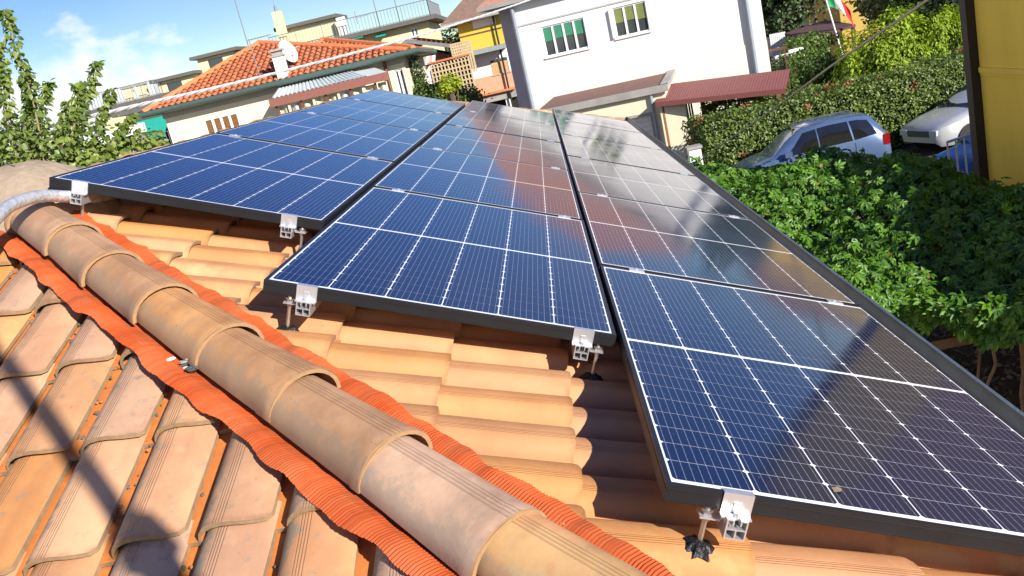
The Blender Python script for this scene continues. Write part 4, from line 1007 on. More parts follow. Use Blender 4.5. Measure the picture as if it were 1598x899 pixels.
BB = bases(Nn, T_, .5); S_l = 0.056*rng.uniform(.6, 1.25, len(P)); Pw = P+np.array([lp.x, lp.y, 0]); d_ = np.linalg.norm(Pw-CAM, axis=1); pxs = np.array([pix(p) for p in Pw])
cand = np.where((pxs[:, 0] > 0) & (pxs[:, 1] > 0) & (pxs[:, 0] < 230))[0]; near = cand[np.argsort(d_[cand])[:300]]; rest_i = np.setdiff1d(np.arange(len(P)), near)
RV = np.array([[0, 0, 0], [.33, .22, .05], [.33, .62, .03], [0, 1.05, -.14], [-.33, .62, .03], [-.33, .22, .05]])
V, F = instances(RV, LEAF_F, P[rest_i], BB[rest_i], S_l[rest_i]); link('crown', np_mesh('crown', V, F, M_lt, rnd=np.repeat(rng.random(len(rest_i)), 6)), lt, kind='stuff')
LV = [np_mesh('leaf', RV, LEAF_F, M_lt, rnd=np.full(6, (k+.5)/6)) for k in range(6)]
for i in near:
    M = Matrix.Identity(4)
    for r_ in range(3):
        for c_ in range(3): M[r_][c_] = BB[i][r_][c_]*S_l[i]
        M[r_][3] = P[i][r_]
    link('leaf', random.choice(LV), lt, M=M)

# ================================================================== CARS
M_carblue = mat('pale_blue_car_paint', (0.10, 0.16, 0.30), rough=0.28, var=0.02, metal=0.35, coat=1.0)
M_carsil = mat('silver_car_paint', (0.55, 0.56, 0.57), rough=0.3, var=0.02, metal=0.3, coat=1.0)
M_cardk = mat('dark_blue_car_paint', (0.025, 0.06, 0.16), rough=0.25, var=0.02, metal=0.3, coat=1.0)
M_cglass = mat('tinted_car_glass', (0.012, 0.014, 0.016), rough=0.03, spec=0.9)
M_tyre = mat('tyre_rubber', (0.02, 0.02, 0.02), rough=0.8)
M_red = mat('red_lens', (0.28, 0.010, 0.012), rough=0.15, coat=1.0)
M_lamp = mat('clear_headlight', (0.55, 0.58, 0.6), rough=0.08, spec=0.9)
def car(label, group, loc, rz, paint, stations, wheels, rf, belt, tail_x, wheel_r=0.30, rails_=False, mpv=True, name='parked_car', gaps=(1.12, 2.08, 2.92)):
    """stations: x, sill z, belt z, roof z, half widths at sill / belt / roof (nose at x=0)"""
    t = thing(name, label, 'car', loc, (0, 0, rz), group); b = MB(); rows_ = []
    for x, zs, zb, zr, ws, wb, wr in stations:
        half = [(ws*.92, zs), (ws, zs+.10), (ws*1.01, (zs+zb)*.5), (wb, zb), (wb*.5+wr*.5+.01, zb*.5+zr*.5), (wr, zr-.03*(zr > zb+.2)), (wr*.8, zr), (wr*.4, zr+.012), (0, zr+.016)]
        ring = [Vector((x, y, z)) for y, z in half]+[Vector((x, -y, z)) for y, z in half[-2::-1]]; rows_.append(ring)
    b.grid(rows_); k = len(rows_[0]); b.f.append(tuple(range(k))); b.m.append(0); o = len(b.v)-k; b.f.append(tuple(range(o+k-1, o-1, -1))); b.m.append(0)
    body = b.build('body', paint, t, smooth=50)
    def sideline(x, f):     # point on the flank above the belt line, f = 0 belt .. 1 roof edge
        for s0, s1 in zip(stations[:-1], stations[1:]):
            if s0[0] <= x <= s1[0]:
                q = (x-s0[0])/(s1[0]-s0[0]+1e-9)
                def pts(S): return [(S[5], S[2]), (S[5]*.5+S[6]*.5+.01, (S[2]+S[3])*.5), (S[6], S[3]-.03*(S[3] > S[2]+.2))]
                P = [(a0+(a1-a0)*q, b0+(b1-b0)*q) for (a0, b0), (a1, b1) in zip(pts(s0), pts(s1))]
                i = 0 if f < .5 else 1; k = f*2-i; return (P[i][0]+(P[i+1][0]-P[i][0])*k, P[i][1]+(P[i+1][1]-P[i][1])*k)
        return (stations[-1][5], stations[-1][2])
    for sgn in (-1, 1):
        for (xa, fa), (xb, fb), (xc, fc), (xd, fd) in belt:     # bottom front, top front, top rear, bottom rear
            q = MB(); rows_ = []
            for i in range(9):
                u_ = i/8; r = []
                for j in range(9):
                    v_ = j/8; x = (xa+(xb-xa)*v_)*(1-u_)+(xd+(xc-xd)*v_)*u_; f = (fa+(fb-fa)*v_)*(1-u_)+(fd+(fc-fd)*v_)*u_; y, z = sideline(x, f); r.append(Vector((x, sgn*(y+.010), z)))
                rows_.append(r)
            q.grid(rows_ if sgn < 0 else rows_[::-1]); q.build('side_window', M_cglass, t, smooth=True)
        for x in wheels:
            q = MB(); yy = sgn*(stations[3][4]-.02); q.tube([(x, yy-.09*sgn, wheel_r), (x, yy+.05*sgn, wheel_r)], wheel_r, 20); tyre = q.build('wheel', M_tyre, t, smooth=40)
            q = MB(); q.tube([(x, yy+.051*sgn, wheel_r), (x, yy+.056*sgn, wheel_r)], wheel_r*.62, 10); q.build('rim', M_alu, tyre)
            q = MB(); q.tube([(x, yy+.02*sgn, wheel_r+.03), (x, yy+.045*sgn, wheel_r+.03)], wheel_r*1.18, 20); q.build('wheel_arch', M_tyre, t)
        if rails_:
            q = MB(); q.tube([(rf[0], sgn*rf[2], rf[3]), (rf[0]+.1, sgn*rf[2], rf[3]+.035), (rf[1]-.1, sgn*rf[2], rf[3]+.035), (rf[1], sgn*rf[2], rf[3])], .014, 6); q.build('roof_rail', M_dkgrey, t)
    def flank(x, z):
        for s0, s1 in zip(stations[:-1], stations[1:]):
            if s0[0] <= x <= s1[0]:
                q = (x-s0[0])/(s1[0]-s0[0]+1e-9); S = [a0+(a1-a0)*q for a0, a1 in zip(s0, s1)]
                return float(np.interp(z, [S[1], S[1]+.1, (S[1]+S[2])*.5, S[2]], [S[4]*.92, S[4], S[4]*1.01, S[5]]))
        return stations[-1][5]
    for sgn in (-1, 1):
        for x in gaps:
            b = MB(); zz = np.linspace(stations[4][1]+.12, stations[5][2]-.01, 8); b.grid([[Vector((x+dx, sgn*(flank(x+dx, z)+.004), z)) for dx in ((0, .016) if sgn < 0 else (.016, 0))] for z in zz][::-1]); b.build('door_gap', M_dark, t)
        b = MB(); b.grid([[Vector((x, sgn*(flank(x, .60+dz_)+.014), .60+dz_)) for x in (np.linspace(gaps[0], gaps[-1], 12) if sgn > 0 else np.linspace(gaps[-1], gaps[0], 12))] for dz_ in (0, .05)]); b.build('side_trim', M_dkgrey, t)
    return t, sideline
# pale blue people carrier, nose to the left, seen from its left side (local -y faces us when rz = 0)
st = [(0.0, .35, .62, .66, .60, .62, .45), (0.12, .25, .80, .84, .74, .76, .6), (0.55, .22, .90, .96, .80, .80, .66), (0.95, .22, .96, 1.03, .81, .81, .66), (1.30, .22, .99, 1.33, .82, .82, .60), (1.72, .22, 1.0, 1.585, .82, .82, .57), (2.4, .22, 1.02, 1.64, .82, .82, .58), (3.1, .22, 1.04, 1.62, .82, .82, .57), (3.42, .23, 1.05, 1.56, .81, .81, .55), (3.62, .25, 1.05, 1.30, .79, .79, .60), (3.74, .28, 1.0, 1.06, .76, .76, .66), (3.80, .38, .70, .74, .70, .70, .6)]
pA = at(1150, 262, 21.6); pB = at(1386, 228, 22.3); cdir = Vector((pB.x-pA.x, pB.y-pA.y, 0)); 
carA, sl_ = car('pale blue people carrier parked in front of the hedge', 'cars parked by the hedge', (4.30, 21.35, 0.0), R_(-1.5), M_carblue, st, (.72, 3.1), (1.75, 3.3, .50, 1.60),
    [[(1.16, .05), (1.74, .86), (2.06, .88), (2.06, .05)], [(2.10, .05), (2.10, .88), (2.84, .88), (2.88, .05)], [(2.93, .05), (2.89, .88), (3.32, .84), (3.50, .12)]], 3.7, rails_=True)
b = MB(); b.add([(1.0, -.62, 1.055), (1.0, .62, 1.055), (1.66, .50, 1.575), (1.66, -.50, 1.575)], [(0, 1, 2, 3)]); b.add([(1.02, -.60, 1.03), (1.02, .60, 1.03), (1.68, .48, 1.55), (1.68, -.48, 1.55)], [(3, 2, 1, 0)]); b.build('windscreen', M_cglass, carA)
for s_ in (-1, 1): b = MB(); b.box(3.60, 3.765, s_*.72-.085, s_*.72+.085, .80, 1.06); b.build('tail_light', M_red, carA)
b = MB(); b.box(1.18, 1.36, -.96, -.82, 1.0, 1.13); b.build('door_mirror', M_carblue, carA)
b = MB(); b.box(2.60, 2.78, -.842, -.815, .88, .915); b.box(1.84, 2.02, -.842, -.815, .86, .895); b.build('door_handle', M_carblue, carA)
# silver saloon, its nose pointing to the left towards us
st2 = [(0.0, .35, .60, .64, .62, .64, .52), (0.10, .24, .72, .77, .76, .77, .64), (0.6, .2, .82, .90, .84, .84, .70), (1.15, .2, .90, .99, .86, .86, .72), (1.6, .2, .93, 1.22, .86, .86, .62), (2.1, .2, .95, 1.41, .86, .86, .56), (2.9, .2, .96, 1.42, .86, .86, .56), (3.5, .22, .97, 1.15, .85, .85, .64), (4.1, .25, .95, 1.02, .82, .82, .7), (4.35, .35, .7, .74, .76, .76, .66)]
carB, _ = car('silver grey saloon whose bonnet shows beside the yellow house', 'cars parked by the hedge', (9.35, 22.0, 0), R_(17), M_carsil, st2, (.85, 3.45), None, [[(1.5, .08), (2.05, .84), (2.5, .86), (2.5, .08)], [(2.58, .08), (2.58, .86), (2.95, .84), (3.35, .1)]], 4.3)
def screen(t, x0, z0, w0, x1, z1, w1):
    b = MB(); b.grid([[Vector((x0+(x1-x0)*i/4+.02*math.sin(i/4*math.pi)-.02, (w0+(w1-w0)*i/4)*j, z0+(z1-z0)*i/4+.022)) for j in (-1, -.6, 0, .6, 1)] for i in range(5)][::-1]); b.build('windscreen', M_cglass, t, smooth=True)
screen(carB, 1.22, 1.02, .70, 2.08, 1.40, .54)
b = MB(); b.box(-.012, .06, -.40, .40, .50, .66); b.build('grille', M_dkgrey, carB)
for y in (-.68, .42): b = MB(); b.box(-.02, .14, y, y+.26, .54, .68); b.build('headlight', M_lamp, carB)
carC, _ = car('dark blue car seen through the white bars of a railing', 'cars parked by the hedge', (7.55, 16.6, 0), R_(14), M_cardk, st, (.72, 3.1), None, [[(1.16, .05), (1.74, .86), (2.06, .88), (2.06, .05)], [(2.10, .05), (2.10, .88), (2.84, .88), (2.88, .05)]], 3.7)
screen(carC, 1.0, 1.045, .64, 1.68, 1.565, .52)
b = MB(); b.box(-.01, .10, -.62, -.38, .60, .76); b.build('headlight', M_lamp, carC); b = MB(); b.box(-.01, .10, .38, .62, .60, .76); b.build('headlight', M_lamp, carC)
rl = thing('metal_railing', 'pale metal railing with upright bars between the creeper and the dark blue car', 'railing', (0, 0, 0))
q0 = at(1478, 222, 15.4); q1 = at(1545, 200, 15.0); hr = 1.25
b = MB(); b.tube([q0, q1+(q1-q0)*.6], .022, 6); b.tube([q0-Vector((0, 0, hr)), q1+(q1-q0)*.6-Vector((0, 0, hr))], .022, 6); b.build('rail', M_alu, rl)
for k in range(9):
    p = q0+(q1-q0)*(k*.2); b = MB(); b.tube([p, p-Vector((0, 0, hr))], .014, 6); b.build('bar', M_alu, rl)
wl_ = MB(); a_ = q0-(q1-q0)*3; c_ = q1+(q1-q0)*.6; wl_.prism([(a_.x, a_.y), (c_.x, c_.y), (c_.x+.05, c_.y+.2), (a_.x+.05, a_.y+.2)], 0, q0.z-hr-.05, axis='z')
tag(wl_.build('garden_wall', M_grey), 'low grey garden wall carrying the pale metal railing', 'wall')

# ================================================================== WHITE HOUSE, GARAGE, RED CANOPY
M_pip = mat('grey_blue_pipe', (0.25, 0.29, 0.34), rough=0.5, var=0.06)
M_grblind = mat('green_blind', (0.05, 0.27, 0.15), rough=0.7, var=0.08)
M_olblind = mat('olive_blind', (0.20, 0.23, 0.07), rough=0.7, var=0.08)
M_redroof = mat('reddish_clay_roof', (0.24, 0.085, 0.055), (0.17, 0.07, 0.05), rough=0.85, scale=5, var=0.15)
M_winw = mat('white_window_frame', (0.80, 0.80, 0.80), rough=0.45, var=0.03)
M_curt = mat('net_curtain', (0.55, 0.56, 0.55), rough=0.9, var=0.05)
M_purple = mat('mauve_plaster', (0.40, 0.36, 0.42), rough=0.9, var=0.08, scale=1)
tW = R_(-14); o = at(829, 166, 32.0); FW = facade((o.x, o.y, 0), tW)
wh = thing('white_house', 'large white plastered house with green and olive window blinds behind the panels', 'house', FW.to_translation(), (0, 0, tW))
xr = onf(FW, 1203, 110)[0]; eav = onf(FW, 785, 14)[1]+.05
def rect4(F, l, r, t, b): return (onf(F, *l)[0], onf(F, *r)[0], onf(F, *b)[1], onf(F, *t)[1])
h1 = rect4(FW, (849, 68), (914, 50), (876, 35), (886, 82)); h2 = rect4(FW, (959, 38), (1010, 24), (980, 7), (988, 54))
walls(xr, 5.5, eav, [h1, h2], M_white, wh)
window(wh, h1, 4, M_winw, blind=M_grblind, frac=.42, curtain=M_curt, msill=M_white); window(wh, h2, 3, M_winw, blind=M_olblind, frac=.48, curtain=M_curt, msill=M_white)
x, z = onf(FW, 960, 40); q = MB(); q.box(h2[0]-.12, h2[0]-.04, -.09, -.01, h2[2]+.02, h2[3]-.02); q.build('open_casement', M_winw, wh)
sc1 = onf(FW, 805, 42)[1]; b = MB(); b.box(0.0, xr, -.03, 0.0, sc1-.03, sc1+.03); b.build('string_course', mat('grey_white_trim', (.55, .55, .55), rough=.8), wh)
b = MB(); b.box(-.012, xr+.01, -.02, 0.0, 0, onf(FW, 1010, 120)[1]+.35); b.build('plinth', mat('pale_cream_paint', (.80, .77, .66), rough=.85, var=.03), wh)
hip_roof(wh, -.75, xr, 0, 5.5, eav+.16, 2.2, [mat('pinkish_clay_roof', (.46, .24, .17), (.36, .17, .12), rough=.85, scale=5, var=.15), M_grey], ov=.35)
downpipe(wh, onf(FW, 816, 90)[0], 0, eav, -.09, .075, M_pip); downpipe(wh, onf(FW, 1173, 60)[0], 0, eav, -.09, .075, M_pip)
b = MB(); b.box(-.80, 0, 1.3, 5.3, 0, eav); b.build('wing', M_purple, wh)
# small balcony frame on its right corner
b = MB(); x0, z0_ = onf(FW, 1196, 108); b.box(xr, xr+.55, .3, .34, 2.2, 2.25); b.box(xr+.5, xr+.54, .3, .34, 1.0, 3.1); b.box(xr, xr+.6, .3, .6, 3.1, 3.16); b.build('porch_frame', M_brown, wh)
# garage in front of it
FG = facade((FW @ Vector((1.0, -3.2, 0)))[:], tW)
xg1 = onf(FG, 1036, 140)[0]; zg = onf(FG, 960, 157)[1]
ga = thing('garage', 'low cream garage with brown felt roof and grey kerb before the white house', 'garage', FG.to_translation(), (0, 0, tW))
M_door = mat('cream_shutter_door', (0.80, 0.74, 0.58), rough=0.6, var=0.04)
hd = (xg1-2.6, xg1-.55, 0.0, onf(FG, 985, 185)[1]); zb_ = zg+.22
walls(xg1, 3.15, zg, [hd], M_cream, ga)
b = MB()
for k in range(14): b.box(hd[0], hd[1], .05+.012*(k % 2), .10, hd[3]*k/14, hd[3]*(k+.94)/14)
for k in range(14):
    q = MB(); q.prism([(.04, hd[3]*k/14), (.075, hd[3]*(k+.5)/14), (.06, hd[3]*(k+.97)/14), (.12, hd[3]*(k+.97)/14), (.12, hd[3]*k/14)], hd[0], hd[1], axis='x'); q.build('door_slat', M_door, ga)
b = MB(); b.box(hd[0]-.08, hd[0], -.02, .1, 0, hd[3]+.08); b.box(hd[1], hd[1]+.08, -.02, .1, 0, hd[3]+.08); b.box(hd[0], hd[1], -.02, .1, hd[3], hd[3]+.08); b.build('door_frame', M_grey, ga)
b = MB(); b.add([(-.1, -.12, zg+.02), (xg1+.1, -.12, zg+.02), (xg1+.1, 3.18, zb_), (-.1, 3.18, zb_), (-.1, -.12, zg+.12), (xg1+.1, -.12, zg+.12), (xg1+.1, 3.18, zb_+.1), (-.1, 3.18, zb_+.1)], [(4, 5, 6, 7), (0, 4, 7, 3), (0, 1, 5, 4), (1, 2, 6, 5), (0, 3, 2, 1)])
b.build('roof', mat('brown_red_felt', (0.20, 0.095, 0.075), (0.14, 0.075, 0.06), rough=0.95, scale=2.5, var=0.2), ga)
b = MB(); M1 = lambda y: zg+.125+(zb_-.0-zg)*(y+.12)/3.3
b.box(-.14, xg1+.14, -.16, 0.16, zg-.03, zg+.17); b.add([(xg1-.12, .16, M1(.16)-.1), (xg1+.14, .16, M1(.16)-.1), (xg1+.14, 3.2, M1(3.2)-.1), (xg1-.12, 3.2, M1(3.2)-.1), (xg1-.12, .16, M1(.16)+.04), (xg1+.14, .16, M1(.16)+.04), (xg1+.14, 3.2, M1(3.2)+.04), (xg1-.12, 3.2, M1(3.2)+.04)], [(4, 5, 6, 7), (0, 4, 7, 3), (1, 2, 6, 5), (2, 3, 7, 6)]); b.build('kerb', M_grey, ga)
downpipe(ga, xg1-.42, 0, zg-.03, -.07, .05, M_pip)
# gate pillar beside it
_t = at(1026, 150, 27.5); FP = facade((_t.x, _t.y, 0), tW)
b = MB(); pw = onf(FP, 1072, 180)[0]-0.02; b.box(0, max(.7, pw), 0, .5, 0, onf(FP, 1036, 158)[1]-.05)
po = b.build('gate_pillar', M_cream); po.location = FP.to_translation(); po.rotation_euler = (0, 0, tW); tag(po, 'broad cream plastered pillar between the garage and the dark gateway', 'pillar')
# red canopy on wooden posts
M_redsh = mat('red_sheet_roof', (0.24, 0.072, 0.060), (0.19, 0.06, 0.052), rough=0.7, scale=3, var=0.1)
cLF, cLB, cRF, cRB = at(1022, 160, 27.4), at(1037, 132, 30.3), at(1226, 138, 26.4), at(1233, 108, 29.0)
rc = thing('red_canopy', 'long lean-to canopy with a red ribbed roof on dark wooden posts', 'canopy', (0, 0, 0))
nseg = 46
for k in range(nseg):   # each roofing strip is a shallow trough of its own
    a0, a1 = k/nseg, (k+1)/nseg; q = MB(); up = Vector((0, 0, .010)); f = lambda A, B, t: A+(B-A)*t
    p0, p1, p2, p3 = f(cLF, cRF, a0), f(cLF, cRF, a1), f(cLB, cRB, a1), f(cLB, cRB, a0); m0, m1 = (p0+p1)/2+up, (p2+p3)/2+up; dz = Vector((0, 0, .02))
    q.add([p0, m0, p1, p2, m1, p3, p0-dz, p1-dz, p2-dz, p3-dz], [(0, 1, 4, 5), (1, 2, 3, 4), (6, 9, 8, 7), (0, 6, 7, 2, 1), (3, 8, 9, 5, 4)]); q.build('roof_strip', M_redsh, rc)
dz = Vector((0, 0, .14)); fb = MB(); back = Vector((0, .06, -.005))
fb.add([cLF-Vector((0, .02, .01)), cRF-Vector((0, .02, .01)), cRF-dz-Vector((0, .02, 0)), cLF-dz-Vector((0, .02, 0)), cLF+back-Vector((0, 0, .02)), cRF+back-Vector((0, 0, .02)), cRF+back-dz, cLF+back-dz], [(0, 3, 2, 1), (4, 5, 6, 7), (3, 7, 6, 2), (0, 1, 5, 4), (0, 4, 7, 3), (1, 2, 6, 5)]); fb.build('fascia', M_redsh, rc)
M_owood = mat('orange_brown_post', (0.30, 0.12, 0.03), rough=0.7, var=0.15, scale=6)
for k, (a0, px, mt_) in enumerate(((.075, 0, M_owood), (.155, .25, M_brown), (.215, 1.4, M_brown), (.97, .2, M_brown), (.97, 2.4, M_brown), (.5, 2.5, M_brown))):
    p = cLF+(cRF-cLF)*a0+Vector((0, .25+px, 0)); q = MB(); q.box(p.x-.07, p.x+.07, p.y-.07, p.y+.07, 0, p.z-.09); q.build('post', mt_, rc)
# dark store behind the posts, closed by a boarded wall
bw = thing('boarded_wall', 'dark brown boarded wall in shade behind the canopy posts', 'wall', (0, 0, 0))
a_ = at(1050, 200, 29.6); c_ = at(1086, 190, 29.0)
for k in range(10):
    p = a_+(c_-a_)*(k/10.0); q = MB(); q.box(p.x, p.x+(c_.x-a_.x)/10-.012, p.y, p.y+.04, 0, 2.2); q.build('board', M_brown, bw)
gp_ = thing('gate_post', 'white plastered gate post stump at the left end of the clipped hedge', 'post', (at(1083, 235, 23.5).x, at(1083, 235, 23.5).y, 0))
b = MB(); b.box(-.16, .16, -.16, .16, 0, 1.55); b.build('shaft', M_white, gp_); b = MB(); b.box(-.2, .2, -.2, .2, 1.55, 1.62); b.build('cap', M_grey, gp_)
# ================================================================== FAR RIGHT: OCHRE HOUSE, FLAG, DARK ROOF, FENCE
oh = at(1322, 40, 60); och = thing('ochre_house', 'ochre house with one small white framed window far behind the golden conifer', 'house', (oh.x-.35, oh.y, 0)); FO = facade((oh.x-.35, oh.y, 0), 0)
ho_ = rect(FO, (1352, 14), (1362, 30)); walls(9, 7, 8.0, [ho_], mat('far_ochre_plaster', (.50, .33, .075), rough=.9, var=.06), och); window(och, ho_, 1, M_winw, t=.12, sill=True, msill=M_white); hip_roof(och, 0, 9, 0, 7, 8.0, 1.8, [M_redroof, M_grey])
dr = thing('dark_roof_shelter', 'open shelter with a dark brown sloping roof behind the white post and flag', 'shelter', (0, 0, 0)); A, B, C, D = at(1224, 52, 41), at(1262, 60, 38.5), at(1335, 38, 40), at(1288, 31, 46)
b = MB(); t_ = Vector((0, 0, .1)); b.add([A, B, C, D, A-t_, B-t_, C-t_, D-t_], [(0, 1, 2, 3), (7, 6, 5, 4), (0, 4, 5, 1), (1, 5, 6, 2), (2, 6, 7, 3), (3, 7, 4, 0)]); b.build('roof', mat('dark_red_brown_roof', (0.10, 0.045, 0.04), rough=.85, var=.15), dr)
for p in (A, B, C, D):
    q = MB(); pc = p+((A+B+C+D)/4-p)*.08; q.box(pc.x-.07, pc.x+.07, pc.y-.07, pc.y+.07, 0, pc.z-.1); q.build('post', M_brown, dr)
fp = at(1310, 70, 39); ft = at(1288, -4, 39); fl = thing('flag', 'green white and red tricolour flag on a leaning white pole', 'flag', (fp.x, fp.y, 0)); pr = fp-Vector((fp.x, fp.y, 0)); pt = ft-Vector((fp.x, fp.y, 0)); dd = (pt-pr)
b = MB(); b.tube([pr-dd*(pr.z/dd.z), pt+dd*.15], [.045, .03], 8); b.build('pole', M_winw, fl)
for k, (c_, nm) in enumerate((((0.02, .32, .10), 'green'), ((.82, .82, .8), 'white'), ((.62, .03, .03), 'red'))):
    q = MB(); rows_ = []; s0 = pr+dd*.80; s1 = pr+dd*1.16
    for i in range(7):
        u_ = (k+i/6)/3; rows_.append([s0+(s1-s0)*j/6+Vector((.95*u_, .06*math.sin(u_*7+j*.5), -.95*u_*u_-.10*u_)) for j in range(7)])
    q.grid(rows_); q.build('cloth', mat('flag_'+nm, c_, rough=.8, var=.05), fl)
pp_ = at(1243, 85, 34.5); wp = thing('white_post', 'white masonry post with a round dark hole beside the bushes', 'post', (pp_.x, pp_.y, 0)); zt = at(1243, 77, 34.5).z
b = MB(); b.box(-.24, .24, -.15, .15, 0, zt-.1); b.tube([(-.24, 0, zt-.12), (.24, 0, zt-.12)], .16, 12); b.build('shaft', M_white, wp); b = MB(); b.tube([(0.05, -.175, zt-.25), (0.05, -.12, zt-.25)], .09, 12); b.build('opening', M_dark, wp)
wf = thing('white_fence', 'low white picket fence in the shade left of the dark roofed shelter', 'fence', (0, 0, 0)); a_ = at(1203, 58, 42); c_ = at(1224, 54, 42)
for k in range(8):
    p = a_+(c_-a_)*(k/7); q = MB(); q.box(p.x-.05, p.x+.05, p.y, p.y+.03, 0, p.z+.12); q.build('picket', M_white, wf)
for zz in (.25, .9): q = MB(); q.box(a_.x, c_.x, a_.y+.03, a_.y+.06, a_.z*zz, a_.z*zz+.08); q.build('rail', M_white, wf)
pw_ = thing('stone_wall', 'pale rough garden wall beside the white post', 'wall', (0, 0, 0)); a_ = at(1213, 92, 34.6); c_ = at(1234, 88, 34.6); b = MB(); b.box(a_.x, c_.x, a_.y, a_.y+.3, 0, a_.z+.1); b.build('body', M_white, pw_)
for k in range(6):
    p = a_.x+(c_.x-a_.x)*k/6; q = MB(); q.box(p+.015, p+(c_.x-a_.x)/6-.015, a_.y-.04, a_.y, a_.z-.6, a_.z+.02+random.uniform(0, .12)); q.build('baluster', M_white, pw_)

# ================================================================== ORANGE ROOFED HOUSE (left)
M_green = mat('dark_green_gutter', (0.075, 0.12, 0.105), rough=0.4, var=0.06, metal=0.2)
M_soff = mat('soffit', (0.40, 0.38, 0.34), rough=.9, var=.06)
M_shut = mat('brown_wooden_shutter', (0.28, 0.13, 0.04), rough=.7, var=.2, scale=14)
DO = 38.0; oo = at(262, 200, DO); FH = facade((oo.x, oo.y, 0), R_(2)); E_ = FH.to_3x3()
ohs = thing('orange_roofed_house', 'cream house with a bright orange tiled hip roof and green gutter', 'house', FH.to_translation(), (0, 0, R_(2)))
xw1 = onf(FH, 641, 140)[0]; ze_ = onf(FH, 450, 125)[1]
hs_ = rect(FH, (318, 192), (371, 190)); hz1 = onf(FH, 345, 180)[1]
hsw = (onf(FH, 318, 190)[0], onf(FH, 371, 180)[0], hz1-1.2, hz1)
hdr = (onf(FH, 619, 125)[0], onf(FH, 632, 125)[0], onf(FH, 628, 150)[1]-1.0, onf(FH, 622, 108)[1])
walls(xw1, 9.0, ze_-.1, [hsw, hdr], M_cream, ohs)
w_ = window(ohs, hsw, 4, M_winw, mpane=M_shut, sill=True, msill=M_white, y=.06, t=.07); window(ohs, hdr, 2, M_winw, t=.06, y=.1)
for k in range(4):
    x0 = hsw[0]+(hsw[1]-hsw[0])*k/4+.06; x1 = hsw[0]+(hsw[1]-hsw[0])*(k+1)/4-.06; q = MB()
    for j in range(12): q.box(x0, x1, .03, .05, hsw[2]+.1+j*.09, hsw[2]+.1+j*.09+.065)
    q.build('shutter_slats', M_shut, w_)
ov = .55; xm = onf(FH, 552, 100)[0]
apx = onf(FH, 405, 69, 4.6); apx = Vector((apx[0], 4.6, apx[1])); ap2 = onf(FH, 505, 64, 5.6); ap2 = Vector((ap2[0], 5.6, ap2[1]))
L0 = Vector((-ov, -ov, ze_)); R0 = Vector((xm+2.2, -ov, ze_)); B0 = Vector((-ov, 9+ov, ze_)); B1 = Vector((xm+2.2, 9+ov, ze_))
L1 = Vector((xm-2.6, 0.1, ze_+.02)); R1 = Vector((xw1+ov, -ov+.02, ze_+.03)); B2 = Vector((xw1+ov, 9.5, ze_+.02)); B3 = Vector((xm-2.6, 9.5, ze_+.02))
b = MB(); b.add([L0, R0, B1, B0, apx], [(0, 1, 4), (1, 2, 4), (2, 3, 4), (3, 0, 4)]); b.add([L1, R1, B2, B3, ap2], [(0, 1, 4), (1, 2, 4), (2, 3, 4), (3, 0, 4)])
rfo = b.build('roof', M_under, ohs)
M_clayo = mat('bright_orange_clay', (0.60, 0.20, 0.075), (0.42, 0.11, 0.045), rough=0.8, scale=1.5, attr=True)
barrel_field('roof_tile_field', [(L0, R0, apx), (R0, B1, apx), (B0, L0, apx), (L1, R1, ap2), (R1, B2, ap2)], M_clayo, ohs, pitch=.25, exp=.38, r=.10)
for a_, c_ in ((L0, apx), (R0, apx), (R1, ap2), (L1, ap2)): ridge_line(ohs, a_+Vector((0, 0, .06)), c_+Vector((0, 0, .06)), M_clayo, r=.13)
b = MB(); b.box(-ov, xw1+ov, -ov, 0.0, ze_-.13, ze_-.06); b.box(xw1, xw1+ov, 0, 9, ze_-.13, ze_-.06); b.box(-ov, 0, 0, 9, ze_-.13, ze_-.06); b.build('soffit', M_soff, ohs)
b = MB(); b.tube([(-ov-.05, -ov-.08, ze_-.04), (xw1+ov+.05, -ov-.08, ze_-.04), (xw1+ov+.08, 9, ze_-.04)], .115, 10); b.build('gutter', M_green, ohs, smooth=True)
downpipe(ohs, onf(FH, 603, 110)[0], 0, ze_, -.1, .07, M_brown)
b = MB(); b.box(-.05, xw1+.05, -.03, 0.0, ze_-.36, ze_-.13); b.build('cornice', M_soff, ohs)
cx_, cz_ = onf(FH, 440, 116, -.42); c2 = onf(FH, 424, 84, -.42)
ch = MB(); ch.box(cx_-.2, cx_+.2, -.42, 0.0, cz_-.15, c2[1]-.15); co = ch.build('chimney', M_white, ohs)
ch = MB(); ch.box(cx_-.25, cx_+.25, -.47, .05, c2[1]-.15, c2[1]-.08); ch.box(cx_-.18, cx_+.18, -.40, -.02, c2[1]-.08, c2[1]+.06); ch.box(cx_-.26, cx_+.26, -.48, .06, c2[1]+.06, c2[1]+.13); ch.build('chimney_cap', M_grey, co)
# satellite dish on a bracket
dx_, dz_ = onf(FH, 448, 82, .6); dsh = thing('satellite_dish', 'white satellite dish on the orange roof beside the white chimney', 'satellite dish', FH @ Vector((dx_, .6, dz_)), (R_(70), R_(4), R_(58)))
rows_ = [[Vector((.42*i/6*math.cos(a), .48*i/6*math.sin(a), .10*(i/6)**2)) for a in np.linspace(0, 6.2832, 25)] for i in range(7)]
b = MB(); b.grid(rows_); b.grid([[p-Vector((0, 0, .012)) for p in r][::-1] for r in rows_]); b.build('dish', M_white, dsh, smooth=True)
b = MB(); b.tube([(0, -.5, .05), (0, -.12, .55)], .016, 6); b.tube([(0, -.12, .5), (0, -.12, .64)], .04, 8); b.build('feed_arm', M_alu, dsh); b = MB(); b.tube([(0, 0, -.02), (0, -.05, -.2), (0, -.85, -.26)], .025, 6); b.build('bracket', M_iron, dsh)
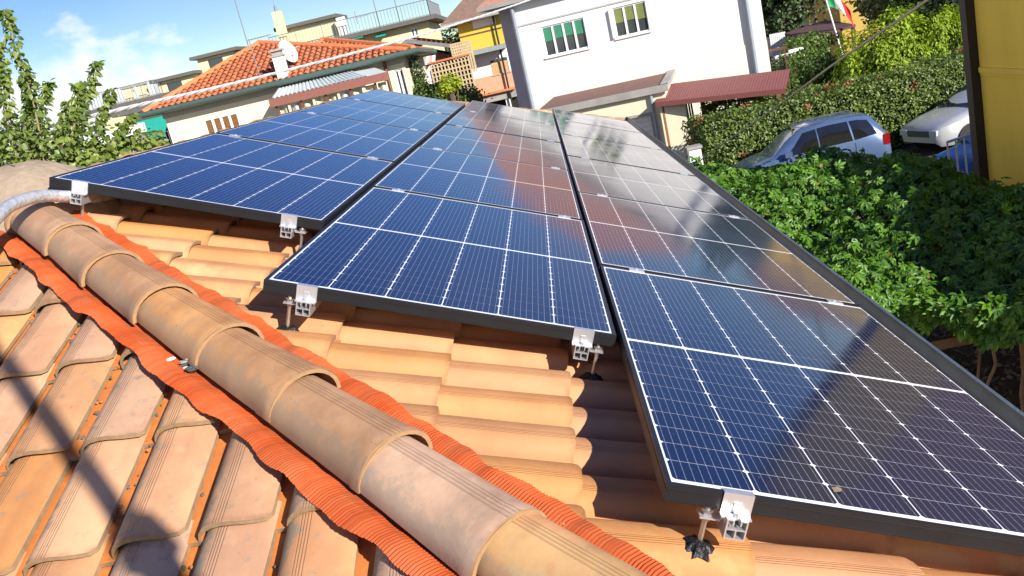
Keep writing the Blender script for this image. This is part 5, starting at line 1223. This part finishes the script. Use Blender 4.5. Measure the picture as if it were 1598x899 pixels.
# veranda with corrugated roof and striped curtains
M_corr = mat('pale_corrugated_sheet', (0.60, 0.66, 0.64), rough=.5, var=.06, scale=2)
xa, za = onf(FH, 424, 160, -2.6); xb, zb2 = onf(FH, 575, 124, -2.6); xt0, zt0 = onf(FH, 436, 135, -.05); xt1, zt1 = onf(FH, 545, 107, -.05)
zf = (za+zb2)/2; ztp = min((zt0+zt1)/2, ze_-.2); ver = thing('veranda', 'lean-to veranda with pale corrugated roof, brown fascia and cream striped curtains', 'veranda', FH.to_translation(), (0, 0, R_(2)))
nseg = 22
for k in range(nseg):
    q = MB(); x0 = xa+(xb-xa)*k/nseg; x1 = xa+(xb-xa)*(k+1)/nseg; u0_ = xt0+(xt1-xt0)*k/nseg; u1_ = xt0+(xt1-xt0)*(k+1)/nseg; up = .055
    q.add([(x0, -2.6, zf+.1), ((x0+x1)/2-.03, -2.6, zf+.1+up), ((x0+x1)/2+.03, -2.6, zf+.1+up), (x1, -2.6, zf+.1), (u0_, -.05, ztp), ((u0_+u1_)/2-.03, -.05, ztp+up), ((u0_+u1_)/2+.03, -.05, ztp+up), (u1_, -.05, ztp)], [(0, 1, 5, 4), (1, 2, 6, 5), (2, 3, 7, 6)]); q.build('roof_sheet', M_corr, ver)
xe2 = onf(FH, 605, 112, -2.6)[0]
b = MB(); b.box(xa-.08, xe2, -2.68, -2.6, zf-.17, zf+.12); b.build('fascia', mat('red_brown_fascia', (.26, .10, .075), rough=.6, var=.08), ver)
b = MB(); b.add([(xb, -2.6, zf+.1), (xe2, -2.6, zf+.1), (xt1+.9, -.05, ztp-.05), (xt1, -.05, ztp)], [(0, 1, 2, 3)]); b.build('side_sheet', M_corr, ver)
M_strip = mat('striped_curtain', (.66, .62, .46), (.40, .40, .27), rough=.9, scale=9, stretch=(6, 6, .02), var=.2)
nb = 9
for k in range(nb):
    x0 = xa+.1+(xe2-xa-.2)*k/nb; x1 = xa+.1+(xe2-xa-.2)*(k+1)/nb
    q = MB(); q.box(x0-.04, x0+.04, -2.56, -2.48, 0, zf-.17); q.build('post', M_cream if k % 2 else M_brown, ver)
    q = MB(); q.grid([[Vector((x, -2.40+.05*math.sin(x*17), z)) for x in np.linspace(x0+.06, x1-.06, 34)] for z in (zf-2.3, zf-.2)]); q.build('curtain', M_strip if k not in (1, 5) else M_curt, ver)
# roof aerials
def aerial(px0, py0, px1, py1, d, label, bars=5, r=.022):
    p0, p1 = at(px0, py0, d), at(px1, py1, d); p1 = Vector((p0.x, p0.y, p1.z)); t = thing('television_aerial', label, 'aerial', (p0.x, p0.y, p0.z)); h = p1.z-p0.z
    b = MB(); b.tube([(0, 0, -.4), (0, 0, h)], r, 6); b.build('mast', M_iron, t)
    if bars:
        b = MB(); b.tube([(0, 0, h*.18), (1.1, .2, h*.18+.03)], r*.6, 5); b.build('boom', M_iron, t)
        for k in range(bars): b = MB(); x = .15+.9*k/bars; b.tube([(x, -.28+.2*x/1.1, h*.18), (x, .28+.2*x/1.1, h*.18)], r*.4, 4); b.build('element', M_iron, t)
aerial(390, 80, 362, -14, 43, 'tall thin television aerial mast rising out of the picture above the orange roof', 6, .03)
aerial(412, 142, 392, 60, 37, 'slender aerial mast standing at the front of the orange roof beside the chimney', 3, .018)
aerial(556, 30, 552, 18, 78, 'tiny aerial above the terrace railing of the beige block', 3, .03)

# ================================================================== BEIGE APARTMENT BLOCKS BEHIND
M_terr = mat('dark_eave_slab', (.13, .12, .11), rough=.9, var=.1); M_teal = mat('teal_awning', (.02, .36, .28), rough=.7, var=.08)
def block(label, d, tl, tr, depth, openings=(), huts=(), rail=True, rail_to=None, group=None, slab=.35, awn=()):
    o = at(*tl, d); p = at(*tr, d); t = math.atan2(p.y-o.y, p.x-o.x)*0; F = facade((o.x, o.y, 0), 0); W = onf(F, *tr)[0]; H = (onf(F, *tl)[1]+onf(F, *tr)[1])/2
    th = thing('apartment_block', label, 'apartment block', F.to_translation(), (0, 0, 0), group)
    hl = [rect(F, *q) for q in openings]; walls(W, depth, H, hl, M_beige, th)
    for h in hl: window(th, h, 2, M_winw, t=.1, msill=M_white)
    b = MB(); b.box(-.9, W+.9, -.9, depth+.9, H+.003, H+slab); b.build('roof_slab', M_terr, th)
    for (a, c, zt_, kind, dep) in huts:
        x0, zz = onf(F, *a, dep); x1, z2 = onf(F, *c, dep); zt_ = onf(F, *zt_, dep)[1]
        b = MB(); b.box(x0, x1, dep, dep+3.5, H+slab, zt_); ho = b.build('stair_hut', M_beige, th); b = MB(); b.box(x0-.45, x1+.45, dep-.5, dep+4, zt_+.003, zt_+.28); b.build('hut_roof', M_terr, ho)
        if kind: b = MB(); xm_ = (x0+x1)/2; b.box(xm_-.75, xm_+.55, dep-.03, dep, H+slab+.1, H+slab+2.1 if zt_ > H+slab+2.4 else zt_-.25); b.build('hut_door', M_glass, ho)
    for (a, c) in awn:
        r_ = rect(F, a, c, -.6); b = MB(); b.add([(r_[0], -.05, r_[3]), (r_[1], -.05, r_[3]), (r_[1], -1.0, r_[2]), (r_[0], -1.0, r_[2]), (r_[0], -.05, r_[3]-.05), (r_[1], -.05, r_[3]-.05), (r_[1], -1.0, r_[2]-.05), (r_[0], -1.0, r_[2]-.05)], [(0, 3, 2, 1), (4, 5, 6, 7), (3, 7, 6, 2), (0, 4, 7, 3), (1, 2, 6, 5)]); b.build('awning', M_teal, th)
    WR = W+.4 if rail_to is None else onf(F, *rail_to)[0]
    if rail: railing(th, [(-.4, -.5, H+slab), (WR, -.5, H+slab), (WR, depth, H+slab)], 1.25, M_iron, step=.28, r=.022)
    return th, F, W, H
bR, FB, WB, HB_ = block('beige apartment block with a railed roof terrace behind the orange roof', 78, (436, 82), (668, 38), 9, openings=(((640, 44), (655, 60)),), huts=(((447, 78), (528, 60), (480, 38), False, 1.0),), awn=(((531, 66), (566, 53)), ((587, 58), (601, 50))))
b = MB(); x0, z0_ = onf(FB, 430, 18, -.3); x1, z1_ = onf(FB, 447, 82, -.3); b.box(x1-.35, x1+.35, -.2, .5, 0, z0_); b.build('chimney', M_beige, bR); b = MB(); b.tube([(x1, .15, z0_), (x1, .15, z0_+.5)], .12, 8); b.tube([(x1, .15, z0_+.5), (x1, .15, z0_+1.0)], .03, 6); b.build('flue', M_iron, bR)
b = MB(); gx0, gz0 = onf(FB, 588, 22, -.4); gx1, gz1 = onf(FB, 613, 2, -.4); gx2 = onf(FB, 622, 26, -.4)[0]; zt_ = HB_+.35
for x in (gx0, gx2): b.tube([(x, -.4, zt_), (x, -.4, zt_+2.5)], .045, 6)
b.tube([(gx0, -.4, zt_+2.5), (gx2, -.4, zt_+2.5)], .045, 6); b.build('terrace_frame', M_iron, bR)
for k in range(2):
    b = MB(); x = onf(FB, 532+7*k, 60, .2)[0]; b.box(x, x+.34, .2, .6, HB_+.35, HB_+1.9); b.build('vent_stack', M_white, bR)
bL, FL, WL, HL = block('lower beige block with two stepped roof huts left of the orange roof peak', 84, (160, 178), (390, 118), 9, huts=(((253, 155), (306, 140), (280, 121), True, 1.0), ((318, 128), (372, 105), (345, 84), True, 2.5)), rail=True, rail_to=(250, 152))
for k, px in enumerate((205, 228)):
    b = MB(); x, zz = onf(FL, px, 165, 1); b.box(x-.35, x+.35, 1, 1.6, HL+.35, HL+1.5); c_ = b.build('chimney', M_beige, bL); b = MB(); b.box(x-.45, x+.45, .9, 1.7, HL+1.5, HL+1.65); b.build('chimney_cap', M_grey, c_)
# balcony house with the teal awning
tb = at(214, 215, 50); FT = facade((tb.x, tb.y, 0), 0); th_ = thing('balcony_house', 'house with a teal awning over a balcony left of the orange roofed house', 'house', FT.to_translation()); WT = onf(FT, 268, 210)[0]+1.5
hT = (onf(FT, 226, 200)[0], onf(FT, 262, 200)[0], onf(FT, 240, 213)[1]-.9, onf(FT, 240, 192)[1]); zT = onf(FT, 215, 176)[1]
walls(WT, 6, zT, [hT], M_beige, th_, rev=1.2); window(th_, (hT[0]+1, hT[1]-.1, hT[2], hT[3]-.3), 2, M_winw, y=1.1, t=.08, sill=False)
r_ = rect(FT, (219, 178), (251, 187), -1); b = MB(); zA, zB = hT[3]+.25, hT[3]-.55; b.add([(hT[0]-.4, -.05, zA), (hT[1]+.4, -.05, zA), (hT[1]+.4, -1.5, zB), (hT[0]-.4, -1.5, zB), (hT[0]-.4, -1.5, zB-.25), (hT[1]+.4, -1.5, zB-.25)], [(0, 3, 2, 1), (3, 4, 5, 2)]); b.add([(hT[0]-.4, -.03, zA-.05), (hT[1]+.4, -.03, zA-.05), (hT[1]+.4, -1.48, zB-.05), (hT[0]-.4, -1.48, zB-.05)], [(0, 1, 2, 3)]); b.build('awning', M_teal, th_)
b = MB(); b.box(-.3, WT+.3, -1.1, 0, hT[2]-.15, hT[2]); b.build('balcony_slab', M_grey, th_); railing(th_, [(-.2, -1.0, hT[2]), (WT, -1.0, hT[2])], 1.0, M_iron, step=.15)
b = MB(); b.box(-.6, WT+.6, -.7, 6.6, zT+.003, zT+.22); b.build('roof_slab', M_terr, th_)
# white parapet of the next building, just over the ridge
wa, wb_ = at(160, 226, 14.5), at(214, 208, 14.5); wpz = thing('white_parapet', 'short white parapet slab among the leaves just beyond the ridge', 'parapet', (0, 0, 0))
b = MB(); dv = (wb_-wa); up = Vector((0, 0, .14)); bk = Vector((0, .35, 0)); b.add([wa, wb_, wb_+up, wa+up, wa+bk, wb_+bk, wb_+up+bk, wa+up+bk], [(0, 1, 2, 3), (5, 4, 7, 6), (3, 2, 6, 7), (0, 4, 5, 1), (0, 3, 7, 4), (1, 5, 6, 2)]); b.build('coping', M_white, wpz)
b = MB(); lo = lambda p: Vector((p.x, p.y, 0)); off_ = Vector((0, .06, -.003)); q = [lo(wa)+off_, lo(wb_)+off_, wb_+off_, wa+off_]; b.add([v for v in q]+[v+Vector((0, .22, 0)) for v in q], [(0, 1, 2, 3), (5, 4, 7, 6), (0, 3, 7, 4), (1, 5, 6, 2)]); b.build('body', M_grey, wpz)

# ================================================================== BETWEEN: BROWN GABLE, TRELLIS HOUSE, YELLOW BALCONY HOUSE
bg_ = at(622, 92, 56); FBg = facade((bg_.x, bg_.y, 0), 0); bgh = thing('brown_gable_house', 'maroon gabled house with a grey edged roof right of the orange roof', 'house', FBg.to_translation())
gl, gzl = onf(FBg, 618, 82); gm_, gzm = onf(FBg, 637, 67); gr, gzr = onf(FBg, 705, 76)
Wg = gr-gl; M_mar = mat('maroon_plaster', (.20, .075, .07), rough=.9, var=.08); wz = onf(FBg, 680, 108)[1]
b = MB(); b.prism([(gl+.3, 0), (gr-.4, 0), (gr-.4, gzr-.25), (gm_, gzm-.25), (gl+.3, gzl-.2)], 0.6, 8, axis='y'); b.build('wall', M_mar, bgh)
b = MB(); b.prism([(gl-.3, gzl-.1), (gm_, gzm-.02), (gr+.5, gzr-.12), (gr+.5, gzr+.12), (gm_, gzm+.22), (gl-.3, gzl+.14)], -.4, 8.6, axis='y'); b.build('roof', [mat('grey_edge', (.2, .2, .19), rough=.7)], bgh)
barrel_field('roof_tile_field', [(Vector((gm_, -.3, gzm+.23)), Vector((gr+.45, -.3, gzr+.13)), Vector((gr+.45, 8.5, gzr+.13)), Vector((gm_, 8.5, gzm+.23)))], M_clayo, bgh, pitch=.3, exp=.4, r=.12)
b = MB(); b.box(onf(FBg, 640, 100)[0], onf(FBg, 692, 95)[0], .3, .6, 0, onf(FBg, 680, 100)[1]); b.build('lower_wall', M_white, bgh)
hh = rect(FBg, (659, 110), (670, 128), .25); window(bgh, (hh[0], hh[1], hh[2]-.3, hh[3]), 1, M_grey, y=.25, t=.07)
a0, a1 = onf(FBg, 640, 101, -.6), onf(FBg, 680, 96, -.6); k = 8
for i in range(k):
    q = MB(); x0 = a0[0]+(a1[0]-a0[0])*i/k; x1 = a0[0]+(a1[0]-a0[0])*(i+1)/k; z_ = (a0[1]+a1[1])/2; q.add([(x0, .3, z_+.35), (x1, .3, z_+.35), (x1, -.7, z_), (x0, -.7, z_), (x1, -.7, z_-.15), (x0, -.7, z_-.15)], [(0, 3, 2, 1), (3, 5, 4, 2)]); q.build('awning_stripe', M_white if i % 2 else mat('pink_stripe', (.62, .42, .36), rough=.8), bgh)
# trellis wall: pierced clay blocks
tr0 = at(685, 160, 52); FTr = facade((tr0.x, tr0.y, 0), R_(-6)); trl = thing('trellis_wall', 'tall beige wall of pierced clay blocks with a terracotta coping', 'screen wall', FTr.to_translation(), (0, 0, R_(-6)))
WTr = onf(FTr, 742, 140)[0]; ztr = onf(FTr, 705, 92)[1]; M_blk = mat('pierced_beige_block', (.58, .45, .27), (.48, .36, .20), rough=.9, attr=False, var=.1, scale=6)
b = MB(); b.box(.05, WTr-.05, .25, .3, 0, ztr-.1); b.build('backing', M_dark, trl)
nx, nz = 11, 14; zb0 = max(.5, ztr-3.6)
for i in range(nx+1):
    x = WTr*i/nx; q = MB(); q.box(x-.035, x+.035, 0, .2, 0, ztr); q.build('mullion', M_blk, trl)
for j in range(nz+1):
    z = zb0+(ztr-zb0)*j/nz
    for i in range(nx):
        q = MB(); q.box(WTr*i/nx+.035, WTr*(i+1)/nx-.035, .01, .19, z-.03-(.03 if j % 3 == 0 else 0), z+.03); q.build('block_bar', M_blk, trl)
b = MB(); b.box(-.12, WTr+.12, -.1, .3, ztr, ztr+.1); b.build('coping', M_clayo, trl)
# set back upper screen
zt2 = onf(FTr, 720, 65, 2.2)[1]; xA = onf(FTr, 705, 80, 2.2)[0]; xB_ = onf(FTr, 735, 75, 2.2)[0]
for j in range(5):
    q = MB(); z = ztr+.1+(zt2-ztr-.1)*j/4.5; q.box(xA, xB_, 2.2, 2.35, z, z+.09); q.build('screen_bar', M_blk, trl)
for i in range(9):
    q = MB(); x = xA+(xB_-xA)*i/8; q.box(x-.05, x+.05, 2.21, 2.34, ztr-1, zt2); q.build('screen_post', M_blk, trl)
# yellow balcony house
yb = at(741, 160, 58); FY = facade((yb.x, yb.y, 0), R_(-4)); ybh = thing('yellow_balcony_house', 'house with a yellow loggia above white and salmon floors, left of the white house', 'house', FY.to_translation(), (0, 0, R_(-4)))
M_yel = mat('mustard_plaster', (.56, .44, .06), rough=.85, var=.06); M_sal = mat('salmon_plaster', (.66, .36, .22), rough=.9, var=.08)
WY = onf(FY, 800, 120)[0]; zA = onf(FY, 760, 74)[1]; zBt = onf(FY, 765, 118)[1]; zTop = onf(FY, 745, 31)[1]; zS = onf(FY, 780, 141)[1]
b = MB(); b.box(0, WY, 0, 6, zA, zTop); b.build('loggia_wall', M_yel, ybh)
b = MB(); b.box(1.0, 2.5, -.04, 0, zA+1.3, zA+2.6); b.build('blind', M_white, ybh)
b = MB(); b.box(-.05, WY, -.05, -.005, zA+.95, zA+1.02); b.build('parapet_line', M_brown, ybh)
hY = rect(FY, (764, 98), (785, 108)); hY = (hY[0], hY[1]+.4, hY[2]-.25, hY[3]+.15)
walls(WY, 6, zA-.3, [hY], M_white, ybh, z0=zBt, name='middle_wall'); w_ = window(ybh, hY, 1, M_winw, y=.1, t=.05)
n_ = 9
for k in range(n_):
    q = MB(); z0_ = hY[2]+.05+(hY[3]-hY[2]-.3)*k/n_; q.prism([(.02, z0_), (.05, z0_+.10), (.07, z0_+.10), (.06, z0_)], hY[0]+.04, hY[1]-.04, axis='x'); q.build('shutter_slat', mat('tan_slat', (.60, .38, .18), rough=.7, var=.1), w_)
b = MB(); b.box(-.35, WY, -1.2, 0.0, zA-.3, zA-.02); b.build('balcony_slab', mat('blue_grey_slab', (.30, .33, .35), rough=.9), ybh)
b = MB(); b.box(0, WY, -.02, 6, zS, zBt-.003); b.build('salmon_wall', M_sal, ybh)
b = MB(); b.box(-.2, WY, -.35, 0, zS-.12, zS+.02); b.build('tile_edge', M_clayo, ybh); b = MB(); b.box(.3, WY, -.1, 5, zS-.6, zS-.123); b.build('beam', M_grey, ybh)
for x in (.4, 2.0, 3.4): b = MB(); b.box(x, x+.3, 0, .3, 0, zS-.6); b.build('column', M_white, ybh)
b = MB(); b.box(.3, WY, 2.5, 3, 0, zS-.6); b.build('back_wall', M_dark, ybh)
x0, zz = onf(FY, 712, 14, -.8); x1, z1_ = onf(FY, 725, 38, -.8)
hip_roof(ybh, 0.0, WY, 0, 6, zTop+.15, 1.9, [mat('brown_grey_roof', (.24, .15, .11), rough=.9, scale=4, var=.15), M_grey], ov=.9)
downpipe(ybh, onf(FY, 790, 100)[0]-.15, 0, zTop, -.25, .06, M_dark)
b = MB(); x, z = onf(FY, 720, 4, 2); b.tube([(x+.6, 2, zTop+.3), (x+.6, 2, zTop+2.0)], .13, 8); b.build('flue', M_grey, ybh)

# ================================================================== OVERHEAD CABLES
M_rope = mat('pale_twisted_cable', (.62, .62, .62), (.42, .42, .44), rough=.6, scale=30)
def cable(pts, r, label, matl, twist=True):
    cv = spline([Vector(p) for p in pts], 40); b = MB(); n = len(cv)
    if twist:
        for ph in (0, 2.09, 4.19):
            b.tube([p+Vector((math.cos(i*.55+ph)*r*.5, 0, math.sin(i*.55+ph)*r*.5)) for i, p in enumerate(cv)], r*.62, 5)
    else: b.tube(cv, r, 6)
    return tag(b.build('overhead_cable', matl, smooth=True), label, 'cable')
cable([at(-140, 238, 8.5), at(0, 214.5, 9.6), at(195, 169, 11.5), at(390, 124, 14), at(600, 70, 18), at(700, 41.5, 21), at(800, 9, 25), at(860, -12, 28)], .022, 'pale twisted overhead cable crossing the sky from the left tree to the white house', M_rope)
cable([at(1086, 257, 20), at(1110, 237, 18.5), at(1200, 175, 14.5), at(1300, 101, 11.5), at(1400, 33, 9.6), at(1452, -4, 9), at(1520, -55, 8.4)], .014, 'single slack cable sloping from the gate post up past the golden conifer', mat('cable_sheath', (.48, .42, .32), rough=.7), False)

fk = uvn(0, 0, 0); v_ = Vector(ray(1305, 765)); c0_ = Vector(CAM); kk = ((OR+NM*.0022)-c0_).dot(NM)/v_.dot(NM); fk = c0_+v_*kk
q = MB(); q.add([(-.012, -.006, 0), (0, -.010, .004), (.013, -.004, .001), (.010, .007, .005), (-.004, .009, .002)], [(0, 1, 2, 3, 4)]); q.add([(-.012, -.006, -.0012), (0, -.010, .0005), (.013, -.004, -.001), (.010, .007, .001), (-.004, .009, -.001)], [(4, 3, 2, 1, 0)])
fo_ = q.build('dry_leaf', mat('dry_flake', (.42, .33, .16), rough=.9)); fo_.location = fk; fo_.rotation_euler = (0, SL, .5); tag(fo_, 'tiny dry leaf flake lying on the nearest solar panel', 'leaf')
